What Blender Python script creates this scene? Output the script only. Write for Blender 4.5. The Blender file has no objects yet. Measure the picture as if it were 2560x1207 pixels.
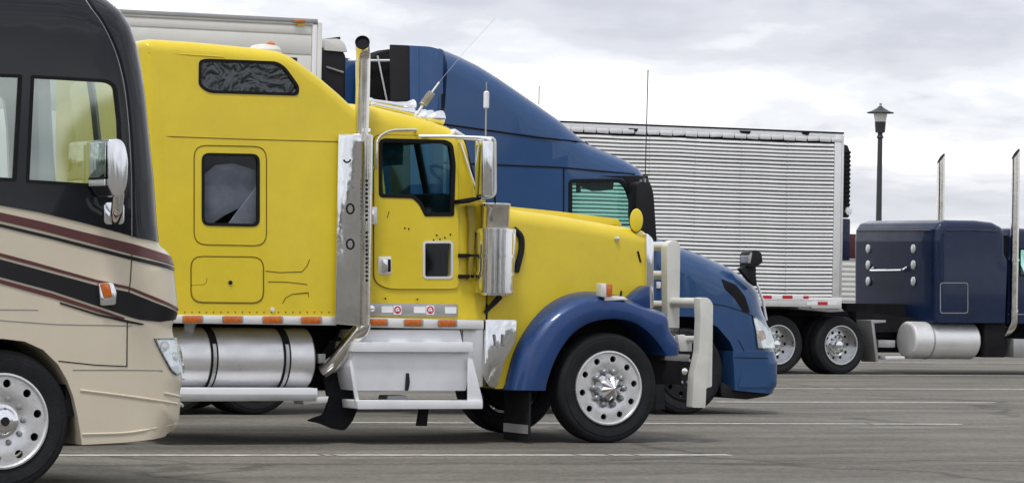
import bpy, bmesh, math, random
import numpy as np
from mathutils import Vector, Matrix
from mathutils.geometry import delaunay_2d_cdt
random.seed(7)
SC = bpy.context.scene
COL = SC.collection

# ------------------------------------------------------------------ camera
FPX, CX, CY = 9130.0, 1280.0, 603.5           # focal length and centre, in photo pixels
CAM_H, ROLL, HORIZON = 1.5, 0.017, 700.0
_p = math.atan((HORIZON - CY) / FPX)
FWD = Vector((0, math.cos(_p), math.sin(_p)))
UP0 = Vector((0, -math.sin(_p), math.cos(_p)))
RIGHT = (Vector((1, 0, 0)) * math.cos(ROLL) + UP0 * math.sin(ROLL)).normalized()
UPV = (UP0 * math.cos(ROLL) - Vector((1, 0, 0)) * math.sin(ROLL)).normalized()
EYE = Vector((0, 0, CAM_H))
cd = bpy.data.cameras.new('camera'); cam = bpy.data.objects.new('camera', cd); COL.objects.link(cam)
cd.sensor_width = 36.0; cd.lens = 36.0 * FPX / 2560.0; cd.clip_start = 0.5; cd.clip_end = 9000
m = Matrix((RIGHT, UPV, -FWD)).transposed().to_4x4(); m.translation = EYE
cam.matrix_world = m
SC.camera = cam

# ------------------------------------------------------------------ world, sun, exposure
SUN_EL, SUN_AZ = 64.0, 196.0                   # degrees; azimuth clockwise from +Y (behind the camera)
wd = bpy.data.worlds.new('World'); SC.world = wd; wd.use_nodes = True
nt = wd.node_tree; N = nt.nodes; L = nt.links; N.clear()
def nd(tree, t, **k):
    n = tree.nodes.new(t)
    for a, b in k.items():
        if a.startswith('i_'):
            key = a[2:]; n.inputs[int(key) if key.isdigit() else key.replace('_', ' ')].default_value = b
        else: setattr(n, a, b)
    return n
def mth(tree, op, a, b=None):
    n = tree.nodes.new('ShaderNodeMath'); n.operation = op
    for i, x in enumerate((a, b)):
        if x is None: continue
        if isinstance(x, (int, float)): n.inputs[i].default_value = x
        else: tree.links.new(x, n.inputs[i])
    return n.outputs[0]
def ramp(tree, fac, stops, interp='LINEAR'):
    n = tree.nodes.new('ShaderNodeValToRGB'); n.color_ramp.interpolation = interp
    e = n.color_ramp.elements
    while len(e) < len(stops): e.new(0.5)
    for i, (p, c) in enumerate(stops):
        e[i].position = p; e[i].color = (*c, 1) if len(c) == 3 else c
    tree.links.new(fac, n.inputs[0]); return n.outputs[0]
sky = nd(nt, 'ShaderNodeTexSky', sky_type='NISHITA', sun_disc=False)
sky.sun_elevation = math.radians(SUN_EL); sky.sun_rotation = math.radians(SUN_AZ)
tc = nd(nt, 'ShaderNodeTexCoord'); sp = nd(nt, 'ShaderNodeSeparateXYZ'); L.new(tc.outputs['Generated'], sp.inputs[0])
zc = mth(nt, 'MAXIMUM', sp.outputs[2], 0.0)
zl = mth(nt, 'MULTIPLY', mth(nt, 'LOGARITHM', mth(nt, 'ADD', zc, 0.05), math.e), 5.2)
cb = nd(nt, 'ShaderNodeCombineXYZ')
L.new(mth(nt, 'MULTIPLY', sp.outputs[0], 13.0), cb.inputs[0]); L.new(mth(nt, 'MULTIPLY', sp.outputs[1], 13.0), cb.inputs[1]); L.new(zl, cb.inputs[2])
mp = nd(nt, 'ShaderNodeMapping'); mp.inputs['Location'].default_value = (2.35, 0.4, 1.15); L.new(cb.outputs[0], mp.inputs[0])
n1 = nd(nt, 'ShaderNodeTexNoise', i_Scale=0.85, i_Detail=7.0, i_Roughness=0.52, i_Distortion=0.35); L.new(mp.outputs[0], n1.inputs[0])
n2 = nd(nt, 'ShaderNodeTexNoise', i_Scale=2.3, i_Detail=5.0, i_Roughness=0.55); L.new(mp.outputs[0], n2.inputs[0])
f = mth(nt, 'ADD', mth(nt, 'MULTIPLY', n1.outputs[0], 0.72), mth(nt, 'MULTIPLY', n2.outputs[0], 0.28))
# cloud layers seen at a low angle: thin grey decks with brighter gaps between them
zw = mth(nt, 'ADD', mth(nt, 'MULTIPLY', zc, 8.0), mth(nt, 'MULTIPLY', mth(nt, 'SUBTRACT', n1.outputs[0], 0.5), 0.22))
lay = ramp(nt, zw, [(0.0, (.60,) * 3), (0.10, (.56,) * 3), (0.17, (.47,) * 3), (0.26, (.50,) * 3), (0.33, (.66,) * 3), (0.42, (.66,) * 3), (0.50, (.50,) * 3), (0.70, (.48,) * 3), (0.85, (.5,) * 3)])
xb = ramp(nt, mth(nt, 'ADD', sp.outputs[0], 0.5), [(0.40, (.58,) * 3), (0.50, (.53,) * 3), (0.60, (.48,) * 3), (0.8, (.5,) * 3)])
f = mth(nt, 'ADD', f, mth(nt, 'MULTIPLY', mth(nt, 'SUBTRACT', xb, 0.5), 0.9))
f = mth(nt, 'ADD', f, mth(nt, 'MULTIPLY', mth(nt, 'SUBTRACT', lay, 0.5), 0.62))
cl = ramp(nt, f, [(0.36, (0.47, 0.48, 0.54)), (0.46, (0.55, 0.56, 0.615)), (0.525, (0.66, 0.67, 0.715)), (0.60, (0.88, 0.885, 0.91)), (0.70, (1.0, 1.0, 1.0))], 'EASE')
b1 = nd(nt, 'ShaderNodeBackground', i_Strength=0.10); L.new(sky.outputs[0], b1.inputs[0])
b2 = nd(nt, 'ShaderNodeBackground', i_Strength=1.06); L.new(cl, b2.inputs[0])
mx = nd(nt, 'ShaderNodeMixShader', i_Fac=0.9); L.new(b1.outputs[0], mx.inputs[1]); L.new(b2.outputs[0], mx.inputs[2])
ow = nd(nt, 'ShaderNodeOutputWorld'); L.new(mx.outputs[0], ow.inputs[0])
sd = bpy.data.lights.new('sun', 'SUN'); sd.energy = 1.5; sd.angle = math.radians(10); sd.color = (1.0, 0.965, 0.91)
so = bpy.data.objects.new('sun', sd); COL.objects.link(so); so.location = (0, 0, 60)
_e, _a = math.radians(SUN_EL), math.radians(SUN_AZ)
_d = Vector((math.sin(_a) * math.cos(_e), math.cos(_a) * math.cos(_e), math.sin(_e)))
so.rotation_euler = _d.to_track_quat('Z', 'Y').to_euler()
SC.view_settings.view_transform = 'Standard'; SC.view_settings.look = 'None'
SC.view_settings.gamma = 1.0; SC.view_settings.exposure = 0.42; SC.view_settings.use_curve_mapping = False

# ------------------------------------------------------------------ frames and pixels
THETA = math.radians(26.0)
def ray(X, Y): return FWD * FPX + RIGHT * (X - CX) - UPV * (Y - CY)
def ground_at(X, Y, z=0.0):
    d = ray(X, Y); t = (z - EYE.z) / d.z; return EYE + d * t
class Frame:                                    # local axes: u forward, v to the vehicle's far side, z up
    def __init__(s, X, Y, th=THETA):
        s.th = th; s.O = ground_at(X, Y)
        s.a = Vector((math.cos(th), math.sin(th), 0)); s.m = Vector((-math.sin(th), math.cos(th), 0))
    def uz(s, X, Y, v=0.0):
        d = ray(X, Y); o = EYE - s.O
        t = (v - o.dot(s.m)) / d.dot(s.m); p = o + d * t
        return p.dot(s.a), p.z
    def P(s, X, Y, v=0.0):
        u, z = s.uz(X, Y, v); return Vector((u, v, z))
    def at_u(s, X, Y, u):                       # point on the cross plane at u
        d = ray(X, Y); o = EYE - s.O
        t = (u - o.dot(s.a)) / d.dot(s.a); p = o + d * t
        return Vector((u, p.dot(s.m), p.z))
# ------------------------------------------------------------------ objects
def link(o): COL.objects.link(o); return o
def thing(name, label, cat, fr=None, loc=None, group=None):
    o = link(bpy.data.objects.new(name, None)); o.empty_display_size = 0.3
    o.location = fr.O if fr else loc
    if fr: o.rotation_euler = (0, 0, fr.th)
    o['label'] = label; o['category'] = cat
    if group: o['group'] = group
    return o
def put(name, bm, mat, parent=None, smooth=35, kind=None, loc=None, label=None):
    bmesh.ops.recalc_face_normals(bm, faces=bm.faces[:])
    me = bpy.data.meshes.new(name); bm.to_mesh(me); bm.free()
    for p in me.polygons: p.use_smooth = True
    me.set_sharp_from_angle(angle=math.radians(smooth))
    return put_me(name, me, mat, parent, kind, loc, label)
def put_me(name, me, mat, parent=None, kind=None, loc=None, label=None):
    if mat is not None and not me.materials: me.materials.append(mat)
    o = link(bpy.data.objects.new(name, me))
    if parent: o.parent = parent
    if loc is not None: o.location = loc
    if kind: o['kind'] = kind
    if label: o['label'] = label
    return o
# ------------------------------------------------------------------ 2-D helpers
def rnd(pts, rad, n=4):                          # fillet the corners of a closed polygon
    out = []; k = len(pts)
    for i in range(k):
        a, b, c = Vector(pts[i - 1]), Vector(pts[i]), Vector(pts[(i + 1) % k])
        r = rad[i] if isinstance(rad, (list, tuple)) else rad
        ra = min(r, (a - b).length * .48); rc = min(r, (c - b).length * .48)
        p, q = b + (a - b).normalized() * ra, b + (c - b).normalized() * rc
        if r <= 0: out.append(tuple(b)); continue
        for j in range(n + 1):
            t = j / n; w = p * (1 - t) ** 2 + b * 2 * t * (1 - t) + q * t * t
            out.append(tuple(w))
    return out
def rr(x0, y0, x1, y1, rad, k=0.0, n=4):
    d = k * (x1 - x0)
    return rnd([(x0, y0), (x1, y0 + d), (x1, y1 + d), (x0, y1)], rad, n)
def cat(pts, n=5, closed=False):                 # Catmull-Rom through points
    P = [Vector(p) for p in pts]; out = []; k = len(P)
    rng = range(k if closed else k - 1)
    for i in rng:
        p0 = P[i - 1] if (i > 0 or closed) else P[0] * 2 - P[1]
        p1, p2 = P[i], P[(i + 1) % k]
        p3 = P[(i + 2) % k] if (i + 2 < k or closed) else p2 * 2 - p1
        for j in range(n):
            t = j / n
            out.append(tuple(.5 * ((2 * p1) + (p2 - p0) * t + (2 * p0 - 5 * p1 + 4 * p2 - p3) * t * t + (3 * p1 - p0 - 3 * p2 + p3) * t ** 3)))
    if not closed: out.append(tuple(P[-1]))
    return out
def inside(p, poly):
    x, y = p; c = False; k = len(poly); j = k - 1
    for i in range(k):
        xi, yi = poly[i]; xj, yj = poly[j]
        if (yi > y) != (yj > y) and x < (xj - xi) * (y - yi) / (yj - yi) + xi: c = not c
        j = i
    return c
def near_seg(p, A, B):
    ax, ay = A; bx, by = B; dx, dy = bx - ax, by - ay; q = dx * dx + dy * dy
    t = 0 if q == 0 else max(0, min(1, ((p[0] - ax) * dx + (p[1] - ay) * dy) / q))
    return ax + dx * t, ay + dy * t
def dist_poly(p, pl, closed):
    best = 1e9; k = len(pl)
    for i in range(k if closed else k - 1):
        q = near_seg(p, pl[i], pl[(i + 1) % k]); d = math.hypot(p[0] - q[0], p[1] - q[1])
        if d < best: best = d
    return best
def dist_many(P, pl, closed):
    A = np.array(pl); B = np.roll(A, -1, 0)
    if not closed: A, B = A[:-1], B[:-1]
    D = B - A; q = np.maximum((D * D).sum(1), 1e-12); best = np.full(len(P), 1e9)
    for i in range(len(A)):
        t = np.clip(((P - A[i]) @ D[i]) / q[i], 0, 1); d = np.hypot(P[:, 0] - A[i, 0] - D[i, 0] * t, P[:, 1] - A[i, 1] - D[i, 1] * t); best = np.minimum(best, d)
    return best
def inside_many(P, poly):
    c = np.zeros(len(P), bool); k = len(poly); j = k - 1
    for i in range(k):
        (xi, yi), (xj, yj) = poly[i], poly[j]
        if yi != yj: c ^= ((yi > P[:, 1]) != (yj > P[:, 1])) & (P[:, 0] < (xj - xi) * (P[:, 1] - yi) / (yj - yi) + xi)
        j = i
    return c
def area(poly): return .5 * sum(poly[i - 1][0] * poly[i][1] - poly[i][0] * poly[i - 1][1] for i in range(len(poly)))
def resample(poly, g):
    out = []; k = len(poly)
    for i in range(k):
        a, b = poly[i], poly[(i + 1) % k]; d = math.hypot(b[0] - a[0], b[1] - a[1])
        if d < 1e-5: continue
        n = max(1, int(math.ceil(d / g)))
        for j in range(n): out.append((a[0] + (b[0] - a[0]) * j / n, a[1] + (b[1] - a[1]) * j / n))
    return out
def cdt(outer, holes, extra):
    V = []; E = []
    for lp in [outer] + holes:
        s = len(V); V += [Vector(p) for p in lp]; E += [(s + i, s + (i + 1) % len(lp)) for i in range(len(lp))]
    V += [Vector(p) for p in extra]
    v, e, fcs, *_ = delaunay_2d_cdt(V, E, [], 1, 1e-6)
    F = []
    for t in fcs:
        c = sum((v[i] for i in t), Vector((0, 0))) / len(t)
        if inside(c, outer) and not any(inside(c, h) for h in holes): F.append(list(t))
    return v, F
# ------------------------------------------------------------------ curved sided shells
class Shell:
    """A vehicle body: the outline (round part, then rest) seen from the side, extruded across the width,
    with its near and far edges rounded by r along the round part; base(u,z) is the depth of the side."""
    def __init__(s, fr, round_px, rest_px, r=.1, W=2.5, base=None, g=.16):
        s.fr, s.r, s.W, s.g = fr, r, W, g; s.base = base or (lambda u, z: 0.0)
        s.round = [s._o(p, .56 * r) for p in round_px]; s.rest = [s._o(p, .0) for p in rest_px]
        s.out = s.round + s.rest
        s.ccw = area(s.out) > 0
    def _o(s, p, dv):
        v = dv
        for _ in range(8):
            u, z = s.fr.uz(p[0], p[1], v); v = s.base(u, z) + dv
        return (u, z)
    def near(s, u, z):
        best = (1e9, None, None)
        for i in range(len(s.round) - 1):
            A, B = s.round[i], s.round[i + 1]; q = near_seg((u, z), A, B); d = math.hypot(u - q[0], z - q[1])
            if d < best[0]: best = (d, q, (A, B))
        return best
    def w(s, u, z):
        d = s.near(u, z)[0]; b = s.base(u, z)
        return b if d >= s.r else b + s.r - math.sqrt(max(0, s.r ** 2 - (s.r - d) ** 2))
    def pt(s, u, z, off=0.0):
        d, q, sg = s.near(u, z); b = s.base(u, z); r = s.r
        if d >= r: return Vector((u, b - off, z))
        t = (r - d) / r; v = b + r - math.sqrt(max(0, r * r - (r - d) ** 2))
        if d > 1e-4: g = ((u - q[0]) / d, (z - q[1]) / d)
        else:
            dx, dy = sg[1][0] - sg[0][0], sg[1][1] - sg[0][1]; k = math.hypot(dx, dy) or 1
            g = (-dy / k, dx / k) if s.ccw else (dy / k, -dx / k)
        return Vector((u - t * g[0] * off, v - math.sqrt(max(0, 1 - t * t)) * off, z - t * g[1] * off))
    def uz(s, p):
        if isinstance(p, int): return s.out[p]
        if len(p) == 3: return p[:2]
        v = s.base(0, 1)
        for _ in range(8):
            u, z = s.fr.uz(p[0], p[1], v); v = s.base(u, z)
        if s.near(u, z)[0] >= s.r: return (u, z)
        def f(v): u, z = s.fr.uz(p[0], p[1], v); return s.w(u, z) - v
        lo = v; n = 40; best = (1e9, v); a = lo
        fa = f(a)
        for k in range(1, n + 1):
            b = lo + (s.r * 1.15) * k / n; fb = f(b)
            if abs(fb) < best[0]: best = (abs(fb), b)
            if fa >= 0 and fb < 0:
                for _ in range(12):
                    c = (a + b) / 2
                    if f(c) >= 0: a = c
                    else: b = c
                return s.fr.uz(p[0], p[1], (a + b) / 2)
            a, fa = b, fb
        return s.fr.uz(p[0], p[1], best[1])
    def edge(s, i, t=0.0):
        a, b = s.out[i], s.out[(i + 1) % len(s.out)]; return (a[0] + (b[0] - a[0]) * t, a[1] + (b[1] - a[1]) * t, 0)
    def P(s, x, y, off=0.0): return s.pt(*s.uz((x, y)), off)
    def fill(s, outer, holes, g):
        xs = [p[0] for p in outer]; ys = [p[1] for p in outer]; loops = [outer] + holes
        cand = []; u = min(xs) + g * .5; row = 0
        while u < max(xs):
            z = min(ys) + g * (.5 if row % 2 else .2)
            while z < max(ys): cand.append((u, z, g * .35, 0)); z += g
            u += g; row += 1
        step = s.fine()
        for i in range(len(s.round) - 1):
            A, B = s.round[i], s.round[i + 1]; dx, dy = B[0] - A[0], B[1] - A[1]; ln = math.hypot(dx, dy)
            if ln < 1e-6: continue
            nx, ny = (-dy / ln, dx / ln) if s.ccw else (dy / ln, -dx / ln); m_ = max(1, int(round(ln / step)))
            if A[0] < min(xs) - 1 and B[0] < min(xs) - 1: continue
            for q in (.03, .10, .20, .33, .48, .65, .83, 1.0):
                for j in range(m_):
                    t = (j + .5) / m_; d = q * s.r; cand.append((A[0] + dx * t + nx * d, A[1] + dy * t + ny * d, min(.012, .45 * d), d))
        C_ = np.array(cand); P = C_[:, :2]; nr = dist_many(P, s.round, False)
        ok = inside_many(P, outer)
        for h in holes: ok &= ~inside_many(P, h)
        for l in loops: ok &= dist_many(P, l, True) > C_[:, 2]
        isg = C_[:, 3] == 0
        ok &= np.where(isg, nr > s.r * 1.08, np.abs(nr - C_[:, 3]) < .04 * s.r + .002)
        return [tuple(p) for p in P[ok]]
    def fine(s): return max(.028, s.r * .12)
    def resamp(s, poly, g):
        out = []; k = len(poly)
        fl = s.flags = []
        for i in range(k):
            a, b = poly[i], poly[(i + 1) % k]; d = math.hypot(b[0] - a[0], b[1] - a[1])
            if d < 1e-6: continue
            mid = ((a[0] + b[0]) / 2, (a[1] + b[1]) / 2); gg = g
            near = min(s.near(*a)[0], s.near(*b)[0], s.near(*mid)[0])
            if near < s.r: gg = min(g, s.fine())
            n = max(1, int(math.ceil(d / gg)))
            for j in range(n): out.append((a[0] + (b[0] - a[0]) * j / n, a[1] + (b[1] - a[1]) * j / n)); fl.append(i)
        return out
    def body(s, name, mat, parent, holes_px=(), skip=(), far_holes=True, label=None):
        """skip: list of pixel pairs (a,b) of outline indices whose cross strip is left open"""
        holes = [[s.uz(p) for p in h] for h in holes_px]
        outer = s.resamp(s.out, s.g); tags = list(s.flags)
        holes = [resample(h, s.g) for h in holes]
        V, F = cdt(outer, holes, s.fill(outer, holes, s.g))
        bm = bmesh.new(); nv = []; fv = []
        for p in V:
            q = s.pt(p[0], p[1]); nv.append(bm.verts.new(q)); fv.append(bm.verts.new((q.x, s.W - q.y, q.z)))
        for t in F:
            try: bm.faces.new([nv[i] for i in t]); bm.faces.new([fv[i] for i in reversed(t)])
            except ValueError: pass
        n = len(outer)
        for i in range(n):
            if any(a <= tags[i] < b for a, b in skip): continue
            j = (i + 1) % n
            try: bm.faces.new((nv[i], nv[j], fv[j], fv[i]))
            except ValueError: pass
        off = n
        for h in holes:                          # lips of the openings
            for side, sg in ((nv, 1), (fv, -1)):
                ins = [bm.verts.new(side[off + i].co + Vector((0, .05 * sg, 0))) for i in range(len(h))]
                for i in range(len(h)):
                    j = (i + 1) % len(h); bm.faces.new((side[off + i], side[off + j], ins[j], ins[i]))
            off += len(h)
        for v in [v for v in bm.verts if not v.link_faces]: bm.verts.remove(v)
        return put(name, bm, mat, parent, 40, label=label)
    def panel(s, name, mat, parent, pts, holes=(), proud=.004, back=-.004, g=None, far=False, kind=None, label=None):
        """a plate lying on the near side; pts are photo pixels, outline indices (int) or (u,z,0)"""
        g = g or s.g
        outer = s.resamp([s.uz(p) for p in pts], g); hs = [s.resamp([s.uz(p) for p in h], g) for h in holes]
        V, F = cdt(outer, hs, s.fill(outer, hs, g))
        bm = bmesh.new()
        def build(mir):
            fx = (lambda q: Vector((q.x, s.W - q.y, q.z))) if mir else (lambda q: q)
            a = [bm.verts.new(fx(s.pt(p[0], p[1], proud))) for p in V]; b = [bm.verts.new(fx(s.pt(p[0], p[1], back))) for p in V]
            for t in F:
                try: bm.faces.new([a[i] for i in t]); bm.faces.new([b[i] for i in reversed(t)])
                except ValueError: pass
            o = 0
            for lp in [outer] + hs:
                n = len(lp)
                for i in range(n):
                    j = (i + 1) % n
                    try: bm.faces.new((a[o + i], a[o + j], b[o + j], b[o + i]))
                    except ValueError: pass
                o += n
        build(False)
        if far: build(True)
        for v in [v for v in bm.verts if not v.link_faces]: bm.verts.remove(v)
        return put(name, bm, mat, parent, 40, kind=kind, label=label)
    def ring(s, name, mat, parent, pts, wid, proud=.008, back=-.01, far=False, label=None):
        o = [s.uz(p) for p in pts]; i = offset(o, wid)
        return s.panel(name, mat, parent, [(*p, 0) for p in o], [[(*p, 0) for p in i]], proud, back, label=label, far=far)
    def seam(s, name, mat, parent, px, r=.006, closed=False, off=.0, kind=None):
        q = [s.uz(p) for p in px]
        if closed: q = resample(q, .2)
        else: q = resample(q, .2)[: None] if len(q) < 2 else _open(q, .2)
        return put(name, tube([s.pt(a, b, off) for a, b in q], r, 6, closed), mat, parent, kind=kind)
def _open(q, g):
    out = []
    for a, b in zip(q, q[1:]):
        n = max(1, int(math.hypot(b[0] - a[0], b[1] - a[1]) / g))
        out += [(a[0] + (b[0] - a[0]) * j / n, a[1] + (b[1] - a[1]) * j / n) for j in range(n)]
    return out + [q[-1]]
def offset(poly, d):                             # inset of a closed polygon by d
    k = len(poly); sg = 1 if area(poly) > 0 else -1; out = []
    for i in range(k):
        a, b, c = poly[i - 1], poly[i], poly[(i + 1) % k]
        e1 = Vector((b[0] - a[0], b[1] - a[1])); e2 = Vector((c[0] - b[0], c[1] - b[1]))
        if e1.length < 1e-7: e1 = e2
        if e2.length < 1e-7: e2 = e1
        e1.normalize(); e2.normalize()
        n1, n2 = Vector((-e1.y, e1.x)) * sg, Vector((-e2.y, e2.x)) * sg
        n = n1 + n2; n = n.normalized() if n.length > 1e-6 else n1
        out.append((b[0] + n.x * d / max(.5, n.dot(n1)), b[1] + n.y * d / max(.5, n.dot(n1))))
    return out
# ------------------------------------------------------------------ solids
def tube(path, r, n=10, closed=False, caps=True, bm=None):
    bm = bm or bmesh.new(); P = [Vector(p) for p in path]; k = len(P); rings = []
    prev = None
    for i in range(k):
        a = P[i - 1] if (i or closed) else P[0]; b = P[(i + 1) % k] if (i < k - 1 or closed) else P[-1]
        t = (b - a).normalized()
        if prev is None: x = t.orthogonal().normalized()
        else: x = (prev - t * prev.dot(t)); x = x.normalized() if x.length > 1e-6 else t.orthogonal().normalized()
        prev = x; y = t.cross(x); rad = r[i] if isinstance(r, (list, tuple)) else r
        sc = 1.0
        if 0 < i < k - 1 or closed:
            c = ((P[i] - a).normalized().dot((b - P[i]).normalized())); sc = 1 / max(.7, math.sqrt(max(.01, (1 + c) / 2)))
        rings.append([bm.verts.new(P[i] + (x * math.cos(2 * math.pi * j / n) + y * math.sin(2 * math.pi * j / n)) * rad * sc) for j in range(n)])
    for i in range(k if closed else k - 1):
        A, B = rings[i], rings[(i + 1) % k]
        for j in range(n): bm.faces.new((A[j], A[(j + 1) % n], B[(j + 1) % n], B[j]))
    if caps and not closed: bm.faces.new(rings[0][::-1]); bm.faces.new(rings[-1])
    return bm
def bend(p, rad, n=5):                           # round the corners of a 3-D path
    P = [Vector(q) for q in p]; out = [P[0]]
    for i in range(1, len(P) - 1):
        a, b, c = P[i - 1], P[i], P[i + 1]; r = min(rad, (a - b).length * .48, (c - b).length * .48)
        s, e = b + (a - b).normalized() * r, b + (c - b).normalized() * r
        for j in range(n + 1):
            t = j / n; out.append(s * (1 - t) ** 2 + b * 2 * t * (1 - t) + e * t * t)
    return out + [P[-1]]
def bevel(bm, off, seg=2, ang=25):
    if off <= 0: return bm
    bmesh.ops.recalc_face_normals(bm, faces=bm.faces[:])
    ed = [e for e in bm.edges if len(e.link_faces) == 2 and e.calc_face_angle(0) > math.radians(ang)]
    bmesh.ops.bevel(bm, geom=ed, offset=off, segments=seg, profile=.5, affect='EDGES', clamp_overlap=True)
    return bm
def prism(uz, v0, v1, bev=0.0, seg=2, taper=0.0, bm=None):
    bm = bm or bmesh.new()
    A = [bm.verts.new((u, v0, z)) for u, z in uz]
    q = offset(uz, taper) if taper else uz
    B = [bm.verts.new((u, v1, z)) for u, z in q]
    n = len(A); bm.faces.new(A); bm.faces.new(B[::-1])
    for i in range(n): bm.faces.new((A[i], B[i], B[(i + 1) % n], A[(i + 1) % n]))
    return bevel(bm, bev, seg)
def ppx(fr, px, v0, v1, bev=0.0, seg=2, taper=0.0, bm=None): return prism([fr.uz(x, y, v0) for x, y in px], v0, v1, bev, seg, taper, bm)
def pbox(fr, x0, y0, x1, y1, v0, v1, bev=0.0, k=0.0):
    return ppx(fr, [(x0, y0), (x1, y0 + k * (x1 - x0)), (x1, y1 + k * (x1 - x0)), (x0, y1)], v0, v1, bev)
def box(a, b, bev=0.0, seg=2):
    return prism([(a[0], a[2]), (b[0], a[2]), (b[0], b[2]), (a[0], b[2])], a[1], b[1], bev, seg)
def lathe(p0, axis, prof, n=32, bm=None, caps=True):        # prof: (distance along axis, radius)
    bm = bm or bmesh.new(); ax = Vector(axis).normalized(); x = ax.orthogonal().normalized(); y = ax.cross(x); p0 = Vector(p0)
    rings = []
    for t, r in prof:
        if r < 1e-5: rings.append([bm.verts.new(p0 + ax * t)])
        else: rings.append([bm.verts.new(p0 + ax * t + (x * math.cos(2 * math.pi * j / n) + y * math.sin(2 * math.pi * j / n)) * r) for j in range(n)])
    for A, B in zip(rings, rings[1:]):
        for j in range(n):
            q = [A[j % len(A)], A[(j + 1) % len(A)], B[(j + 1) % len(B)], B[j % len(B)]]
            s = []
            for v in q:
                if v not in s: s.append(v)
            if len(s) > 2: bm.faces.new(s)
    for R_ in (rings[0], rings[-1]):
        if caps and len(R_) > 2:
            try: bm.faces.new(R_)
            except ValueError: pass
    return bm
# ------------------------------------------------------------------ materials
def material(name): 
    mt = bpy.data.materials.new(name); mt.use_nodes = True; t = mt.node_tree
    return mt, t, t.nodes['Principled BSDF'], t.nodes['Material Output']
def paint(name, col, rough=.4, metal=0.0, coat=0.0, var=.10, nscale=2.0, bump=0.0, bscale=30.0, stretch=(1, 1, 1), rvar=.12, dirt=0.0, dirtcol=(.16, .14, .115), spec=.5, crough=.12):
    mt, t, b, o = material(name)
    tcn = nd(t, 'ShaderNodeTexCoord'); mpn = nd(t, 'ShaderNodeMapping'); mpn.inputs['Scale'].default_value = stretch; t.links.new(tcn.outputs['Object'], mpn.inputs[0])
    n = nd(t, 'ShaderNodeTexNoise', i_Scale=nscale, i_Detail=6.0, i_Roughness=.62); t.links.new(mpn.outputs[0], n.inputs[0])
    lo = tuple(c * (1 - var) for c in col); hi = tuple(min(1, c * (1 + var)) for c in col)
    c = ramp(t, n.outputs[0], [(.3, lo), (.7, hi)])
    if dirt > 0:
        n3 = nd(t, 'ShaderNodeTexNoise', i_Scale=5.5, i_Detail=8.0, i_Roughness=.7); t.links.new(tcn.outputs['Object'], n3.inputs[0])
        fm = ramp(t, n3.outputs[0], [(.42, (0, 0, 0)), (.78, (dirt,) * 3)])
        mxn = nd(t, 'ShaderNodeMix', data_type='RGBA'); t.links.new(fm, mxn.inputs[0]); t.links.new(c, mxn.inputs[6]); mxn.inputs[7].default_value = (*dirtcol, 1); c = mxn.outputs[2]
    t.links.new(c, b.inputs['Base Color'])
    rg = ramp(t, n.outputs[0], [(.25, (max(.02, rough - rvar),) * 3), (.75, (min(1, rough + rvar),) * 3)]); t.links.new(rg, b.inputs['Roughness'])
    b.inputs['Metallic'].default_value = metal; b.inputs['Coat Weight'].default_value = coat; b.inputs['Coat Roughness'].default_value = crough; b.inputs['Specular IOR Level'].default_value = spec
    if bump > 0:
        n4 = nd(t, 'ShaderNodeTexNoise', i_Scale=bscale, i_Detail=4.0); t.links.new(mpn.outputs[0], n4.inputs[0])
        bp = nd(t, 'ShaderNodeBump', i_Strength=bump, i_Distance=.02); t.links.new(n4.outputs[0], bp.inputs['Height']); t.links.new(bp.outputs[0], b.inputs['Normal'])
    return mt
def glass(name, tint, gloss=.06, rough=.02, k=1.0, wave=0.0):
    mt, t, b, o = material(name); t.nodes.remove(b)
    tr = nd(t, 'ShaderNodeBsdfTransparent'); tr.inputs[0].default_value = (*tint, 1)
    gl = nd(t, 'ShaderNodeBsdfGlossy', i_Roughness=rough); gl.inputs[0].default_value = (.95, 1, .98, 1)
    if wave:
        tcn = nd(t, 'ShaderNodeTexCoord'); wn = nd(t, 'ShaderNodeTexNoise', i_Scale=5.0, i_Detail=2.0, i_Distortion=2.5); t.links.new(tcn.outputs['Object'], wn.inputs[0])
        bp = nd(t, 'ShaderNodeBump', i_Strength=wave, i_Distance=.06); t.links.new(wn.outputs[0], bp.inputs['Height']); t.links.new(bp.outputs[0], gl.inputs['Normal'])
    lw = nd(t, 'ShaderNodeLayerWeight', i_Blend=0.5); fs = mth(t, 'ADD', mth(t, 'MULTIPLY', mth(t, 'POWER', lw.outputs['Facing'], 5.0), .96), .04)
    fc = mth(t, 'ADD', mth(t, 'MULTIPLY', fs, k), gloss)
    mxn = nd(t, 'ShaderNodeMixShader'); t.links.new(fc, mxn.inputs[0]); t.links.new(tr.outputs[0], mxn.inputs[1]); t.links.new(gl.outputs[0], mxn.inputs[2])
    t.links.new(mxn.outputs[0], o.inputs[0]); return mt
M = {}
M['yellow'] = paint('yellow_paint', (.72, .555, .018), .36, 0, .3, .06, 1.2, .05, 5, dirt=.16, dirtcol=(.42, .30, .04), crough=.05, rvar=.08)
M['seam'] = paint('seam_brown', (.16, .10, .012), .7, spec=.12)
M['seam_dark'] = paint('seam_dark', (.012, .012, .016), .7, spec=.12)
M['blue'] = paint('blue_paint', (.021, .071, .190), .22, .15, .5, .10, 1.1, .03, 4, dirt=.12, dirtcol=(.07, .12, .22), spec=.3, crough=.03, rvar=.06)
M['fender'] = paint('fender_blue', (.009, .044, .165), .34, .1, .4, .15, 1.6, .03, 8, dirt=.25, dirtcol=(.08, .085, .10), spec=.3, crough=.06)
M['navy'] = paint('navy_paint', (.006, .015, .050), .30, .0, .4, .15, 1.0, dirt=.15, dirtcol=(.05, .06, .09), spec=.2, crough=.03, rvar=.05)
M['navyroof'] = paint('navy_roof_paint', (.012, .019, .060), .3, .0, .4, .1, 1.0, spec=.3, crough=.03)
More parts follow.
